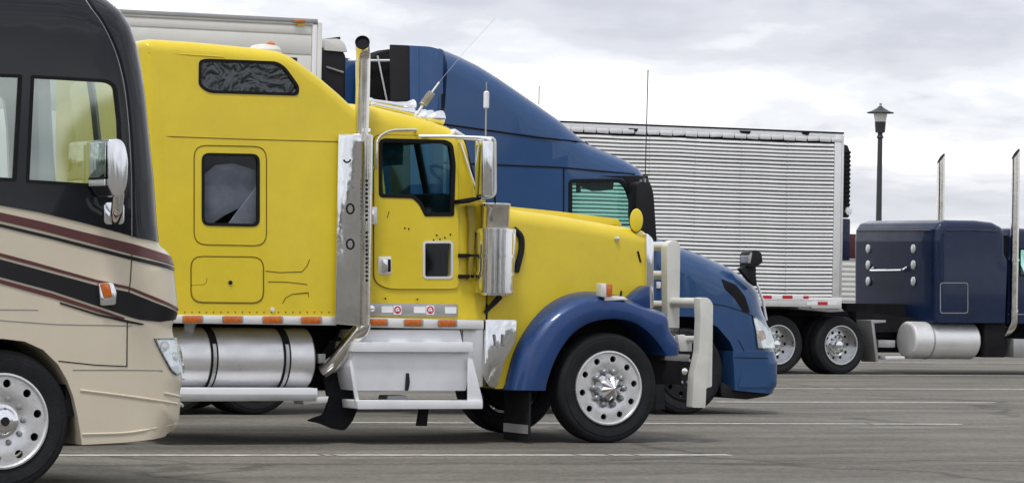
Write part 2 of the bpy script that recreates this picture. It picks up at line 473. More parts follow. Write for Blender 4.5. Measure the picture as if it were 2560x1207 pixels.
M['cream'] = paint('cream_paint', (.61, .545, .425), .34, .05, .3, .05, .9, dirt=.12, dirtcol=(.42, .37, .28))
M['mhblack'] = paint('gloss_black_paint', (.006, .007, .011), .08, 0, .35, .25, 1.4, spec=.25, crough=.02, rvar=.04, bump=.03, bscale=1.5)
M['maroon'] = paint('maroon_paint', (.085, .018, .018), .35, 0, .3, .12)
M['blackstripe'] = paint('black_stripe_paint', (.008, .008, .010), .3, 0, .4, spec=.2)
M['white'] = paint('white_enamel', (.62, .62, .58), .45, 0, .1, .07, 3.0, dirt=.28, dirtcol=(.34, .33, .29))
M['trailerwhite'] = paint('white_trailer_skin', (.70, .70, .67), .4, 0, .1, .05, 1.2, .02, 5, dirt=.18, dirtcol=(.46, .44, .40))
M['alu'] = paint('brushed_aluminium', (.72, .72, .73), .36, .7, 0, .08, 2.0, .05, 40, (1, 6, 6), dirt=.22, dirtcol=(.38, .37, .35))
M['alubright'] = paint('bright_aluminium', (.80, .80, .80), .42, .55, 0, .06, 2.5, .04, 30, dirt=.18, dirtcol=(.45, .45, .44))
M['step'] = paint('painted_step_metal', (.76, .77, .80), .5, .1, 0, .04, 3.0, .05, 30, dirt=.12, dirtcol=(.42, .42, .42))
M['alugrey'] = paint('grey_aluminium', (.42, .42, .42), .45, .7, 0, .12, 2.0, dirt=.3, dirtcol=(.22, .21, .19))
M['chrome'] = paint('chrome', (.84, .85, .87), .12, 1.0, 0, .02, 4.0, .0, 5, rvar=.03)
M['pipe'] = paint('chrome_pipe', (.74, .72, .68), .14, 1.0, 0, .12, 5.0, .03, 8, rvar=.06)
M['shield'] = paint('polished_shield', (.78, .79, .80), .10, 1.0, 0, .05, 3.0, .7, 1.7, rvar=.05)
M['rubber'] = paint('tyre_rubber', (.014, .015, .018), .85, 0, 0, .25, 9.0, .25, 60, dirt=.5, dirtcol=(.034, .033, .032), spec=.22)
M['blackplastic'] = paint('black_plastic', (.014, .014, .017), .55, 0, 0, .2, 4.0, .08, 40, spec=.22)
M['gasket'] = paint('gasket_black', (.012, .012, .013), .6, spec=.12)
M['chassis'] = paint('chassis_black', (.012, .012, .014), .8, 0, 0, .3, 3.0, dirt=.3, dirtcol=(.035, .032, .028), spec=.12)
M['amber'] = paint('amber_lens', (.55, .13, .012), .25, 0, .5, .15, 30)
M['red'] = paint('red_print', (.50, .012, .02), .4)
M['redpanel'] = paint('red_panel', (.055, .004, .009), .5)
M['label'] = paint('white_label', (.78, .79, .82), .5, 0, 0, .03)
M['steelwheel'] = paint('wheel_aluminium', (.74, .74, .75), .34, .75, 0, .08, 12.0, .05, 60, dirt=.25, dirtcol=(.36, .35, .33))
M['deepwheel'] = paint('deep_wheel_metal', (.56, .57, .58), .22, .95, 0, .10, 12.0, .05, 60, dirt=.3, dirtcol=(.25, .24, .22))
M['nut'] = paint('nut_steel', (.30, .31, .32), .5, .6, 0, .15, 20)
M['dark'] = paint('dark_interior', (.016, .017, .020), .8, spec=.12)
M['seat'] = paint('seat_grey', (.09, .10, .10), .85, spec=.12)
M['curtaindark'] = paint('dark_curtain', (.035, .042, .050), .8, 0, 0, .55, 9.0, .3, 25, spec=.12)
M['curtainpale'] = paint('grey_curtain', (.40, .41, .43), .85, 0, 0, .25, 6.0)
M['curtaincream'] = paint('cream_curtain', (.55, .55, .52), .85)
M['glass'] = glass('clear_glass', (.55, .78, .82), .0, k=.35)
M['glassteal'] = glass('teal_glass', (.66, .92, .86), .0, k=.4)
M['glassdark'] = glass('smoked_glass', (.78, .80, .84), .0, k=.45)
M['glasswavy'] = glass('wavy_film_glass', (.55, .60, .66), .05, .12, k=.5, wave=.5)
M['glassmh'] = glass('motorhome_glass', (.86, .92, .90), .13, .03)
M['windshield'] = glass('windscreen_glass', (.86, .93, .92), .0)
M['lens'] = glass('clear_lens', (.92, .93, .93), .10)
M['frosted'] = paint('frosted_lamp_glass', (.72, .72, .70), .5)
M['lampblack'] = paint('lamp_post_paint', (.035, .036, .040), .5, 0, 0, .2)
M['line'] = paint('white_line_paint', (.52, .52, .49), .75, 0, 0, .18, 6.0, dirt=.55, dirtcol=(.16, .155, .14))
M['mirror'] = paint('mirror_glass', (.62, .68, .64), .04, 1.0, 0, .02)
# ------------------------------------------------------------------ wheels (axle along v, outer face towards -v)
R0 = .52
_wm = {}
def wheel_meshes():
    def keep(key, bm, mat, sm=30):
        bmesh.ops.recalc_face_normals(bm, faces=bm.faces[:])
        me = bpy.data.meshes.new(key); bm.to_mesh(me); bm.free()
        for p in me.polygons: p.use_smooth = True
        me.set_sharp_from_angle(angle=math.radians(sm)); me.materials.append(mat); _wm[key] = me
    prof = [(.03, .345), (.012, .352), (.008, .375), (.0, .40), (-.004, .43), (-.006, .452), (.002, .456), (.0, .475), (.006, .492), (.018, .507), (.030, .514), (.033, .507), (.045, .507), (.048, .519)]
    for c in (.10, .145, .19): prof += [(c - .006, .52), (c - .004, .506), (c + .004, .506), (c + .006, .52)]
    prof += [(.242, .519), (.262, .512), (.28, .495), (.29, .45), (.285, .40), (.27, .352), (.25, .345), (.03, .345)]
    bm = lathe((0, 0, 0), (0, 1, 0), prof, 72, caps=False)
    keep('tyre', bm, M['rubber'])
    # disc with ten hand holes
    def disc(hole_r, hr, key, dish, lip, mat, seg=64, nh=10, cone=.0):
        outer = [(lip * math.cos(2 * math.pi * i / seg), lip * math.sin(2 * math.pi * i / seg)) for i in range(seg)]
        hs = [[(hole_r * math.cos(2 * math.pi * (k + .5) / nh) + hr * math.cos(2 * math.pi * i / 12), hole_r * math.sin(2 * math.pi * (k + .5) / nh) + hr * math.sin(2 * math.pi * i / 12)) for i in range(12)] for k in range(nh)]
        ex = [(r_ * math.cos(2 * math.pi * i / 40), r_ * math.sin(2 * math.pi * i / 40)) for r_ in (.08, .12, .15, .165, .18, .20) for i in range(40)] + [(0, 0)]
        ex += [(lip * .965 * math.cos(2 * math.pi * i / 64), lip * .965 * math.sin(2 * math.pi * i / 64)) for i in range(64)]
        V, Fc = cdt(outer, hs, ex); bm = bmesh.new()
        def dep(p):
            r_ = math.hypot(p[0], p[1])
            if r_ > lip * .95: return dish
            if r_ < .150: return dish + cone
            if r_ < .20: return dish + cone * (.20 - r_) / .05
            return dish
        a = [bm.verts.new((p[0], dep(p), p[1])) for p in V]
        for t in Fc: bm.faces.new([a[i] for i in t])
        o_ = seg
        for h in hs:
            lo = [bm.verts.new(a[o_ + i].co + Vector((0, .03, 0))) for i in range(12)]
            for i in range(12): bm.faces.new((a[o_ + i], a[o_ + (i + 1) % 12], lo[(i + 1) % 12], lo[i]))
            o_ += 12
        # flange and barrel
        pr = [(dish, lip), (-.001, lip + .004), (-.006, .338), (-.004, .350), (.012, .353), (.05, .340), (.24, .335)]
        b2 = lathe((0, 0, 0), (0, 1, 0), pr, seg, caps=False)
        tmp = bpy.data.meshes.new('t'); 
        for f_ in [f_ for f_ in b2.faces if len(f_.verts) > 4]: b2.faces.remove(f_)
        b2.to_mesh(tmp); b2.free(); bm.from_mesh(tmp); bpy.data.meshes.remove(tmp)
        keep(key, bm, mat, 30)
    disc(.276, .031, 'rim_flat', .012, .325, M['steelwheel'], cone=.022)
    disc(.232, .028, 'rim_deep', .155, .322, M['deepwheel'], cone=-.02)
    keep('drum', lathe((0, .16, 0), (0, 1, 0), [(0, 0), (0, .30), (.14, .30), (.14, 0)], 32), M['chassis'])
    bm = lathe((0, 0, 0), (0, -1, 0), [(-.03, .020), (.012, .021), (.028, .017), (.034, .0)], 12); keep('nut', bm, M['nut'])
    bm = lathe((0, 0, 0), (0, -1, 0), [(-.03, .030), (.016, .031), (.045, .026), (.055, .016), (.056, .0)], 14); keep('nut_cover', bm, M['nut'])
    # faceted pointed hub cap
    bm = bmesh.new(); n = 20; c = bm.verts.new((0, -.10, 0)); rg1 = []; rg2 = []
    for i in range(n):
        a = 2 * math.pi * i / n; r_ = .078 if i % 2 else .060
        rg1.append(bm.verts.new((r_ * math.cos(a), -.045, r_ * math.sin(a)))); rg2.append(bm.verts.new((.095 * math.cos(a), .02, .095 * math.sin(a))))
    for i in range(n): bm.faces.new((c, rg1[i], rg1[(i + 1) % n])); bm.faces.new((rg1[i], rg2[i], rg2[(i + 1) % n], rg1[(i + 1) % n]))
    keep('spike_hub', bm, M['chrome'], 8)
    keep('dome_hub', lathe((0, 0, 0), (0, -1, 0), [(-.03, .125), (.0, .122), (.012, .10), (.05, .085), (.062, .06), (.066, .0)], 32), M['chrome'])
    keep('cap_hub', lathe((0, .11, 0), (0, -1, 0), [(-.03, .085), (.02, .083), (.06, .075), (.075, .05), (.08, 0)], 28), M['chrome'])
    keep('emblem', lathe((0, -.0668, 0), (0, -1, 0), [(0, 0), (0, .034), (.003, .033), (.004, 0)], 24), M['blackplastic'])
def wheel(parent, loc, R, kind='flat', spin=.1, hub='spike_hub', nut_r=.135, nuts=10, dual=False, bare=False, nut='nut', dark=False):
    w = put_me('wheel', _wm['drum'], None, parent, loc=loc); w.scale = (R / R0,) * 3; w.rotation_euler = (0, spin, 0)
    put_me('tyre', _wm['tyre'], None, w)
    if bare: return w
    rm = put_me('rim', _wm['rim_' + kind], None, w)
    if dark: rm.material_slots[0].link = 'OBJECT'; rm.material_slots[0].material = M['chassis']
    for i in range(nuts):
        a = 2 * math.pi * (i + .25) / nuts; put_me('lug_nut', _wm[nut], None, w, loc=(nut_r * math.cos(a), .028 if kind == 'flat' else .13, nut_r * math.sin(a)))
    hc = put_me('hub_cap', _wm[hub], None, w)
    if hub == 'spike_hub': hc.scale = (1.45, 1.2, 1.45)
    if hub == 'dome_hub': put_me('hub_emblem', _wm['emblem'], None, w)
    if dual: put_me('inner_tyre', _wm['tyre'], None, w, loc=(0, .34, 0))
    return w
wheel_meshes()
# ------------------------------------------------------------------ ground
def asphalt():
    mt, t, b, o = material('worn_asphalt')
    tcn = nd(t, 'ShaderNodeTexCoord'); mp_ = nd(t, 'ShaderNodeMapping'); mp_.inputs['Rotation'].default_value = (0, 0, -THETA); t.links.new(tcn.outputs['Object'], mp_.inputs[0])
    st = nd(t, 'ShaderNodeMapping'); st.inputs['Scale'].default_value = (.10, .55, 1); t.links.new(mp_.outputs[0], st.inputs[0])
    a = nd(t, 'ShaderNodeTexNoise', i_Scale=1.0, i_Detail=6.0, i_Roughness=.6); t.links.new(st.outputs[0], a.inputs[0])
    st2 = nd(t, 'ShaderNodeMapping'); st2.inputs['Scale'].default_value = (.5, 1.6, 1); t.links.new(mp_.outputs[0], st2.inputs[0])
    c = nd(t, 'ShaderNodeTexNoise', i_Scale=1.0, i_Detail=8.0, i_Roughness=.68); t.links.new(st2.outputs[0], c.inputs[0])
    gr = nd(t, 'ShaderNodeTexNoise', i_Scale=70.0, i_Detail=3.0, i_Roughness=.7); t.links.new(tcn.outputs['Object'], gr.inputs[0])
    f_ = mth(t, 'ADD', mth(t, 'MULTIPLY', a.outputs[0], .42), mth(t, 'ADD', mth(t, 'MULTIPLY', c.outputs[0], .34), mth(t, 'MULTIPLY', gr.outputs[0], .24)))
    col = ramp(t, f_, [(.34, (.070, .066, .056)), (.46, (.135, .127, .110)), (.55, (.185, .175, .152)), (.68, (.265, .25, .218))])
    # dark oil drips down the middle of the stalls
    ol = nd(t, 'ShaderNodeTexNoise', i_Scale=.8, i_Detail=5.0, i_Roughness=.6); t.links.new(st2.outputs[0], ol.inputs[0])
    om = ramp(t, ol.outputs[0], [(.60, (0, 0, 0)), (.72, (.6, .6, .6))])
    mxn = nd(t, 'ShaderNodeMix', data_type='RGBA'); t.links.new(om, mxn.inputs[0]); t.links.new(col, mxn.inputs[6]); mxn.inputs[7].default_value = (.05, .048, .045, 1)
    t.links.new(mxn.outputs[2], b.inputs['Base Color']); b.inputs['Roughness'].default_value = .88
    # aggregate speckle, patches and fine cracks
    sp_ = nd(t, 'ShaderNodeTexVoronoi', i_Scale=26.0); t.links.new(tcn.outputs['Object'], sp_.inputs[0])
    sm = ramp(t, sp_.outputs['Color'], [(.2, (.80,) * 3), (.5, (.97,) * 3), (.85, (1.16,) * 3)])
    m2 = nd(t, 'ShaderNodeMix', data_type='RGBA', blend_type='MULTIPLY'); m2.inputs[0].default_value = 1.0; t.links.new(mxn.outputs[2], m2.inputs[6]); t.links.new(sm, m2.inputs[7])
    dw = nd(t, 'ShaderNodeTexNoise', i_Scale=.9, i_Detail=5.0); t.links.new(tcn.outputs['Object'], dw.inputs[0])
    va = nd(t, 'ShaderNodeVectorMath', operation='ADD'); t.links.new(tcn.outputs['Object'], va.inputs[0]); t.links.new(dw.outputs['Color'], va.inputs[1])
    ck = nd(t, 'ShaderNodeTexVoronoi', i_Scale=.16, feature='DISTANCE_TO_EDGE'); t.links.new(va.outputs[0], ck.inputs[0])
    cm = ramp(t, ck.outputs['Distance'], [(.0, (.62,) * 3), (.006, (.7,) * 3), (.013, (1,) * 3)])
    m3 = nd(t, 'ShaderNodeMix', data_type='RGBA', blend_type='MULTIPLY'); m3.inputs[0].default_value = 1.0; t.links.new(m2.outputs[2], m3.inputs[6]); t.links.new(cm, m3.inputs[7])
    t.links.new(m3.outputs[2], b.inputs['Base Color']); b.inputs['Specular IOR Level'].default_value = .25
    bp = nd(t, 'ShaderNodeBump', i_Strength=.5, i_Distance=.02); t.links.new(gr.outputs[0], bp.inputs['Height']); t.links.new(bp.outputs[0], b.inputs['Normal'])
    return mt
bm = bmesh.new()
for x, y in ((-3500, -300), (3500, -300), (3500, 7000), (-3500, 7000)): bm.verts.new((x, y, 0))
bm.faces.new(bm.verts[:])
put('asphalt_ground', bm, asphalt(), kind='structure')['label'] = 'worn grey asphalt of the lorry park'
def stall_line(p, q, w=.20):
    A, B = ground_at(*p), ground_at(*q); d = (B - A).normalized(); s = Vector((-d.y, d.x, 0)) * w / 2
    bm = bmesh.new(); n = 150; rows = []
    for i in range(n + 1):
        c = A + (B - A) * i / n; e = [random.uniform(.75, 1.1) for _ in 'ab']
        rows.append((bm.verts.new(c - s * e[0] + Vector((0, 0, .004))), bm.verts.new(c + s * e[1] + Vector((0, 0, .004)))))
    for i, (a, b) in enumerate(zip(rows, rows[1:])):
        if random.random() > .03: bm.faces.new((a[0], b[0], b[1], a[1]))
    put('stall_line', bm, M['line'], kind='structure')
for p, q in (((-260, 1138), (1825, 1137)), ((860, 1056), (2400, 1060)), ((1200, 1003), (2490, 1006)), ((1500, 970), (2640, 973)), ((1800, 936), (2760, 940)), ((1900, 905), (2860, 908))):
    stall_line(p, q)
# ------------------------------------------------------------------ unseen woods behind the viewer, added as dark reflections for chrome and gloss paint
def woods():
    random.seed(21); bm = bmesh.new(); az = 98.0
    while az < 262:
        if random.random() < .10: az += random.uniform(1.5, 4.0)
        d = random.uniform(135, 165); h = random.uniform(5.5, 13.0); a = math.radians(az)
        c = Vector((math.sin(a) * d, math.cos(a) * d, 0))
        for k in range(3):
            r_ = random.uniform(1.6, 3.2); mt_ = Matrix.Translation(c + Vector((random.uniform(-2, 2), random.uniform(-2, 2), h * (.25 + .25 * k)))) @ Matrix.Diagonal((r_, r_, h * .34, 1))
            g_ = bmesh.ops.create_icosphere(bm, subdivisions=2, radius=1.0, matrix=mt_)
            for v in g_['verts']: v.co += Vector((random.uniform(-.5, .5), random.uniform(-.5, .5), random.uniform(-.5, .5)))
        az += random.uniform(.7, 1.6)
    return put('reflection_woods', bm, paint('dark_foliage', (.035, .050, .022), .8, 0, 0, .4, .6), kind='stuff')
woods()
# ------------------------------------------------------------------ lamp post
def lamp_post():
    d = 84.0; X = (2196 - CX) / FPX * d
    G = Vector((X, d, 0)); pz = lambda y: CAM_H + (715 - y) / (FPX / d); k = d / FPX
    t = thing('lamp_post', 'dark lamp post with conical hat and white glass shade behind the navy lorry', 'street lamp', loc=G)
    put('pole', lathe((0, 0, 0), (0, 0, 1), [(0, .10), (.5, .085), (pz(345), 6.0 * k)], 16), M['lampblack'], t)
    put('pole_base', lathe((0, 0, 0), (0, 0, 1), [(0, .2), (.05, .2), (.3, .13), (.35, .11)], 16), M['lampblack'], t)
    put('neck', lathe((0, 0, pz(348)), (0, 0, 1), [(0, 5 * k), (.05, 9 * k), (.1, 6 * k), (.2, 7 * k), (pz(330) - pz(348), 9 * k)], 16), M['lampblack'], t)
    put('ballast_housing', lathe((0, 0, pz(331)), (0, 0, 1), [(0, 12 * k), (pz(304) - pz(331), 14 * k)], 20), M['lampblack'], t)
    put('glass_shade', lathe((0, 0, pz(304)), (0, 0, 1), [(0, 13.5 * k), (pz(282) - pz(304), 17.5 * k)], 20), M['frosted'], t)
    h = put('hat', lathe((0, 0, pz(283)), (0, 0, 1), [(0, 33 * k), (.02, 34 * k), (6 * k, 22 * k), (14 * k, 8 * k), (18 * k, 4 * k)], 24), M['lampblack'], t)
    put('finial', lathe((0, 0, pz(266)), (0, 0, 1), [(0, 3.5 * k), (5 * k, 3 * k), (8 * k, 3.2 * k), (9 * k, 0)], 12), M['alugrey'], h)
lamp_post()
# ------------------------------------------------------------------ yellow lorry
M['mount'] = paint('dull_yellow_bracket', (.30, .23, .03), .6)
def yellow_lorry():
    fr = Frame(1515, 1108); W = 2.44
    T = thing('semi_truck', 'yellow long nosed lorry with sleeper, chrome stack, blue mudguards and white bull bar', 'truck', fr)
    Y = M['yellow']
    # sleeper
    top = [(352, 790), (352, 118), (354, 108), (361, 102), (378, 98), (470, 104), (560, 112), (640, 120), (700, 129), (724, 139), (748, 155), (800, 193), (848, 234), (890, 274)]
    S = Shell(fr, top, [(893, 300), (893, 345), (862, 350), (862, 800)], r=.11, W=W)
    upwin = rnd([(497, 152), (514, 147), (690, 154), (712, 166), (748, 216), (746, 240), (520, 233), (496, 214)], [9, 9, 10, 14, 10, 12, 16, 10])
    lowin = rr(504, 382, 649, 564, 20, .02)
    SL = S.body('sleeper', Y, T, [upwin, lowin])
    for wpx, nm in ((upwin, 'upper_window'), (lowin, 'side_window')):
        f_ = S.ring(nm, M['gasket'], T, wpx, .026, .007, -.02)
        S.panel('pane', M['glasswavy' if nm == 'upper_window' else 'glassdark'], f_, wpx, (), -.008, -.012)
    # curtains just inside the panes
    def curtain(par, px, mat, dep, folds, amp, seed):
        random.seed(seed); q = [S.uz(p) for p in px]; xs = [p[0] for p in q]; zs = [p[1] for p in q]; n = 60; bm = bmesh.new(); rows = []
        ph = [random.uniform(0, 6) for _ in range(4)]
        for j in range(13):
            z = min(zs) - .05 + (max(zs) - min(zs) + .1) * j / 12; row = []
            for i in range(n + 1):
                u = min(xs) - .05 + (max(xs) - min(xs) + .1) * i / n; t = i / n
                row.append(bm.verts.new((u, dep + amp * (math.sin(folds * t * 6.28 + ph[0] + .8 * math.sin(j * .5 + ph[1])) + .5 * math.sin(folds * 2.3 * t * 6.28 + ph[2] + j * .35)), z)))
            rows.append(row)
        for a, b in zip(rows, rows[1:]):
            for i in range(n): bm.faces.new((a[i], a[i + 1], b[i + 1], b[i]))
        return put('curtain', bm, mat, par, 80)
    ups = [o for o in T.children if o.name.startswith('upper_window')][0]; lws = [o for o in T.children if o.name.startswith('side_window')][0]
    curtain(ups, upwin, M['curtaindark'], .14, 8, .022, 3)
    put('divider_bar', ppx(fr, [(594, 150), (604, 150), (604, 236), (594, 236)], .03, .06, .004), M['gasket'], ups)
    put('back_curtain', ppx(fr, [(480, 360), (680, 360), (680, 590), (480, 590)], .40, .42), M['dark'], lws)
    def drape(px, dep, mat):
        return put('drape', ppx(fr, px, dep, dep + .03, .01), mat, lws)
    drape([(505, 440), (540, 412), (585, 408), (640, 425), (655, 470), (600, 520), (560, 540), (520, 568), (500, 570)], .10, M['curtainpale'])
    drape([(560, 575), (600, 520), (655, 450), (665, 575)], .07, M['curtainpale'])
    # hatches, seams, rivets
    S.ring('window_surround', M['seam'], T, rr(484, 362, 667, 612, 32, .02), .008, .004, 0)
    S.ring('luggage_door', M['seam'], T, rr(476, 639, 660, 757, 30, .012), .009, .004, 0)
    ld = [o for o in T.children if o.name.startswith('luggage_door')][0]
    S.panel('door_skin', Y, ld, rr(480, 643, 656, 753, 27, .012), (), .004)
    S.seam('crease', M['seam'], ld, [(556, 682), (562, 745)], .004); S.seam('crease', M['seam'], ld, [(592, 682), (598, 745)], .004)
    put('lock', lathe(S.P(575, 706, .004), (0, -1, 0), [(0, .018), (.012, .018), (.014, 0)], 12), M['seam_dark'], ld)
    S.seam('crease', M['seam'], ld, [(478, 713), (510, 711), (516, 705), (517, 694)], .005)
    S.seam('roof_seam', M['seam'], SL, [(372, 340), (600, 348), (858, 355)], .004)
    S.seam('drip_moulding', Y, SL, [(372, 131), (470, 137), (560, 143)], .006)
    for pts in ([(664, 677), (700, 681), (755, 679), (768, 664), (774, 648)], [(670, 704), (720, 705), (755, 709), (768, 711)], [(706, 758), (714, 744), (730, 735), (771, 731), (771, 742)]):
        S.seam('body_crease', M['seam'], SL, pts, .004)
    bm = bmesh.new()
    for i in range(21): lathe(S.P(462 + 18 * i, 780 + .0 * i, 0), (0, -1, 0), [(0, .007), (.004, .006), (.005, 0)], 6, bm)
    put('rivet_row', bm, M['seam'], SL, kind='stuff')
    put('keyhole', lathe(S.P(681, 774, 0), (0, -1, 0), [(0, .022), (.01, .02), (.012, 0)], 12), M['alubright'], SL)
    # skirt strip with amber lamps
    sk = put('sleeper_skirt', ppx(fr, [(405, 786), (842, 791), (842, 813), (405, 807)], -.012, .10, .006), M['alubright'], T)
    for x in (460, 560, 660, 757):
        a = put('marker_lamp', ppx(fr, rr(x, 789 + (x - 460) * .008, x + 45, 806 + (x - 460) * .008, 4), -.045, -.012, .006), M['amber'], T)
        put('lamp_base', ppx(fr, rr(x - 4, 788 + (x - 460) * .008, x + 49, 807 + (x - 460) * .008, 4), -.02, -.010, .003), M['alugrey'], a)
    # roof beacon
    be = put('roof_beacon', lathe(fr.P(662, 125, .28), (.0, 0, 1), [(-.05, .15), (0, .15), (.035, .12), (.05, .05), (.052, 0)], 24), M['white'], T)
    put('amber_lens', lathe(fr.P(676, 118, .24), (0, 0, 1), [(0, .045), (.035, .04), (.05, .02), (.052, 0)], 16), M['amber'], be)
    # ---------------- cab
    cb_ = .16
    C = Shell(fr, [(872, 258), (930, 264), (1010, 283), (1080, 302), (1125, 318), (1148, 333)], [(1190, 494), (1214, 500), (1214, 800), (872, 797)], r=.16, W=W, base=lambda u, z: cb_)
    dwin = rnd([(945, 352), (958, 346), (1112, 350), (1130, 360), (1137, 410), (1133, 541), (1060, 541), (1046, 512), (1030, 496), (945, 494)], [12, 5, 10, 10, 8, 8, 4, 6, 8, 12])
    vwin = rr(1060, 606, 1126, 692, 9)
    CB = C.body('cab', Y, T, [dwin, vwin], skip=[(5, 6)])
    door = rnd([(934, 345), (948, 338), (1128, 342), (1142, 352), (1146, 716), (1132, 722), (968, 722), (934, 704)], [10, 10, 10, 10, 22, 10, 26, 20])
    D = C.panel('door', Y, T, door, [dwin, vwin], .016, -.002)
    C.seam('door_gap', M['seam'], D, door, .006, True, .004)
    C.ring('window_frame', M['gasket'], D, dwin, .035, .022, -.03)
    C.panel('window_pane', M['glass'], D, dwin, (), -.006, -.010)
    C.ring('vent_frame', M['alubright'], D, rr(1055, 602, 1131, 697, 11), .022, .022, -.01)
    C.panel('vent_pane', M['glassdark'], D, vwin, (), -.008, -.012)
    put('vent_backing', ppx(fr, [(1045, 590), (1140, 590), (1140, 705), (1045, 705)], cb_ + .12, cb_ + .14), M['dark'], D)
    hd = put('door_handle', ppx(fr, rr(946, 641, 979, 686, 5), cb_ - .022, cb_ - .010, .004), M['alubright'], D)
    put('handle_recess', ppx(fr, rr(958, 648, 977, 679, 3), cb_ - .024, cb_ - .021), M['seam_dark'], hd)
    put('handle_lever', ppx(fr, rr(957, 648, 970, 680, 3), cb_ - .05, cb_ - .024, .004), M['chrome'], hd)
    gh = put('grab_handle', ppx(fr, rr(920, 517, 943, 561, 3), cb_ - .06, cb_ - .02, .004), M['alubright'], T)
    put('grip', ppx(fr, rr(925, 524, 936, 553, 3), cb_ - .09, cb_ - .06, .004), M['chrome'], gh)
    for pts in ([(940, 560), (950, 590)], [(968, 545), (972, 530)]): pass
    C.seam('door_mark', M['seam'], D, [(966, 545), (971, 528)], .004, off=.016)
    random.seed(5)
    bm = bmesh.new()
    for x, y in ((1090, 588), (1098, 598), (1110, 594), (1124, 586), (1082, 600), (962, 746), (1042, 748), (1010, 570), (1020, 572)):
        lathe(C.P(x, y, .012), (0, -1, 0), [(0, .009), (.008, .008), (.009, 0)], 8, bm)
    put('rivets', bm, M['seam_dark'], CB, kind='stuff')
    # windscreen, pillars, inside
    a, b = C.out[5], C.out[6]
    bm = prism([a, b, (b[0] + .012, b[1]), (a[0] + .012, a[1])], cb_ + .17, W - cb_ - .17); put('windscreen', bm, M['windshield'], T)
    for v in (cb_ + .02, W / 2, W - cb_ - .02):
        put('windscreen_pillar', tube([Vector((a[0], v + (.12 if v < 1 else -.12 if v > 2 else 0), a[1])), Vector((b[0], v, b[1]))], .035, 8), Y if v != W / 2 else M['gasket'], CB)
    put('windscreen_gasket', tube([Vector((a[0] + .02, cb_ + .10, a[1])), Vector((b[0] + .02, cb_ - .003, b[1]))], .022, 8), M['gasket'], T)
    ub = fr.uz(880, 500, cb_)[0]; uf = fr.uz(1196, 520, cb_)[0]; zb = fr.uz(1000, 505, cb_)[1]
    put('cab_lining', box((ub, cb_ + .08, 1.2), (ub + .03, W - cb_ - .08, fr.uz(900, 300, cb_)[1])), M['dark'], CB)
    put('headliner', box((ub + .03, cb_ + .18, fr.uz(960, 352, cb_)[1]), (uf - .35, W - cb_ - .18, fr.uz(960, 345, cb_)[1] + .02)), M['dark'], CB)
    put('cab_floor', box((ub + .03, cb_ + .08, 1.15), (uf, W - cb_ - .08, 1.2)), M['dark'], CB)
    put('dashboard', prism([(uf - .35, zb - .25), (uf - .42, zb + .02), (uf - .30, zb + .10), (uf + .0, zb + .02), (uf, 1.3), (uf - .3, 1.3)], cb_ + .1, W - cb_ - .1, .03), M['dark'], CB)
    for v in (.32, 1.5):
        st = put('seat', box((ub + .1, v, 1.35), (ub + .65, v + .55, zb - .35), .05), M['seat'], T)
        put('backrest', prism([(ub + .1, zb - .35), (ub + .28, zb - .35), (ub + .2, zb + .32), (ub + .06, zb + .32)], v + .02, v + .53, .05), M['seat'], st)
        put('headrest', box((ub + .05, v + .14, zb + .33), (ub + .16, v + .42, zb + .50), .04), M['seat'], st)
    sw = [Vector((uf - .55 + .10 * math.sin(t), 1.78 + .22 * math.cos(t), zb + .02 + .20 * math.sin(t))) for t in [2 * math.pi * i / 24 for i in range(24)]]
    put('steering_wheel', tube(sw, .016, 6, True), M['dark'], T)
    put('side_curtain', ppx(fr, [(948, 350), (1010, 350), (1008, 412), (948, 415)], cb_ + .10, cb_ + .12, .01), M['curtaindark'], CB)
    # skirt, labels, emblems under the door
    k2 = put('cab_skirt', ppx(fr, [(922, 794), (1210, 800), (1210, 823), (922, 818)], .02, .14, .006), M['alubright'], T)
    up = put('kick_plate', ppx(fr, [(924, 757), (1145, 760), (1145, 791), (924, 789)], cb_ - .014, cb_, .004), M['alugrey'], T)
    for x, y, w_ in ((954, 765, 28), (1035, 766, 29), (1113, 767, 28)): put('label_plate', ppx(fr, rr(x, y, x + w_, y + 16, 2), cb_ - .02, cb_ - .014), M['label'], up)
    for x in (994, 1076):
        e = put('round_emblem', ppx(fr, rr(x - 10, 763, x + 10, 786, 5), cb_ - .019, cb_ - .014), M['label'], up)
        cxy = [(x + 8.6 * math.cos(t), 774.5 + 9.4 * math.sin(t)) for t in [6.283 * i / 20 for i in range(20)]]
        rd = put('red_disc', ppx(fr, cxy, cb_ - .022, cb_ - .019), M['red'], e)
        put('letter', tube([fr.P(x - 3.5, 779, cb_ - .023), fr.P(x - 4, 773, cb_ - .023), fr.P(x, 769.5, cb_ - .023), fr.P(x + 3, 772, cb_ - .023), fr.P(x + 3.5, 779, cb_ - .023)], .005, 5), M['label'], up)
        put('letter', tube([fr.P(x + 3, 775, cb_ - .023), fr.P(x, 775, cb_ - .023), fr.P(x - .5, 778, cb_ - .023)], .005, 5), M['label'], up)
    put('latch_knob', lathe(fr.P(928, 771, cb_ - .014), (0, -1, 0), [(0, .03), (.02, .03), (.03, .018), (.032, 0)], 14), M['chrome'], up)
    for x in (926, 1014, 1099):
        a_ = put('marker_lamp', ppx(fr, rr(x, 797 + (x - 926) * .012, x + 41, 813 + (x - 926) * .012, 4), -.012, .02, .006), M['amber'], T)
        put('lamp_base', ppx(fr, rr(x - 4, 796 + (x - 926) * .012, x + 45, 815 + (x - 926) * .012, 4), .010, .021, .003), M['alugrey'], a_)
    # roof furniture
    put('grab_rail', tube(bend([C.P(934, 420, -.01), C.P(934, 420, .06), C.P(935, 345, .06), C.P(968, 326, .06), C.P(1036, 327, .06), C.P(1036, 331, -.01)], .12), .014, 8), M['chrome'], T)
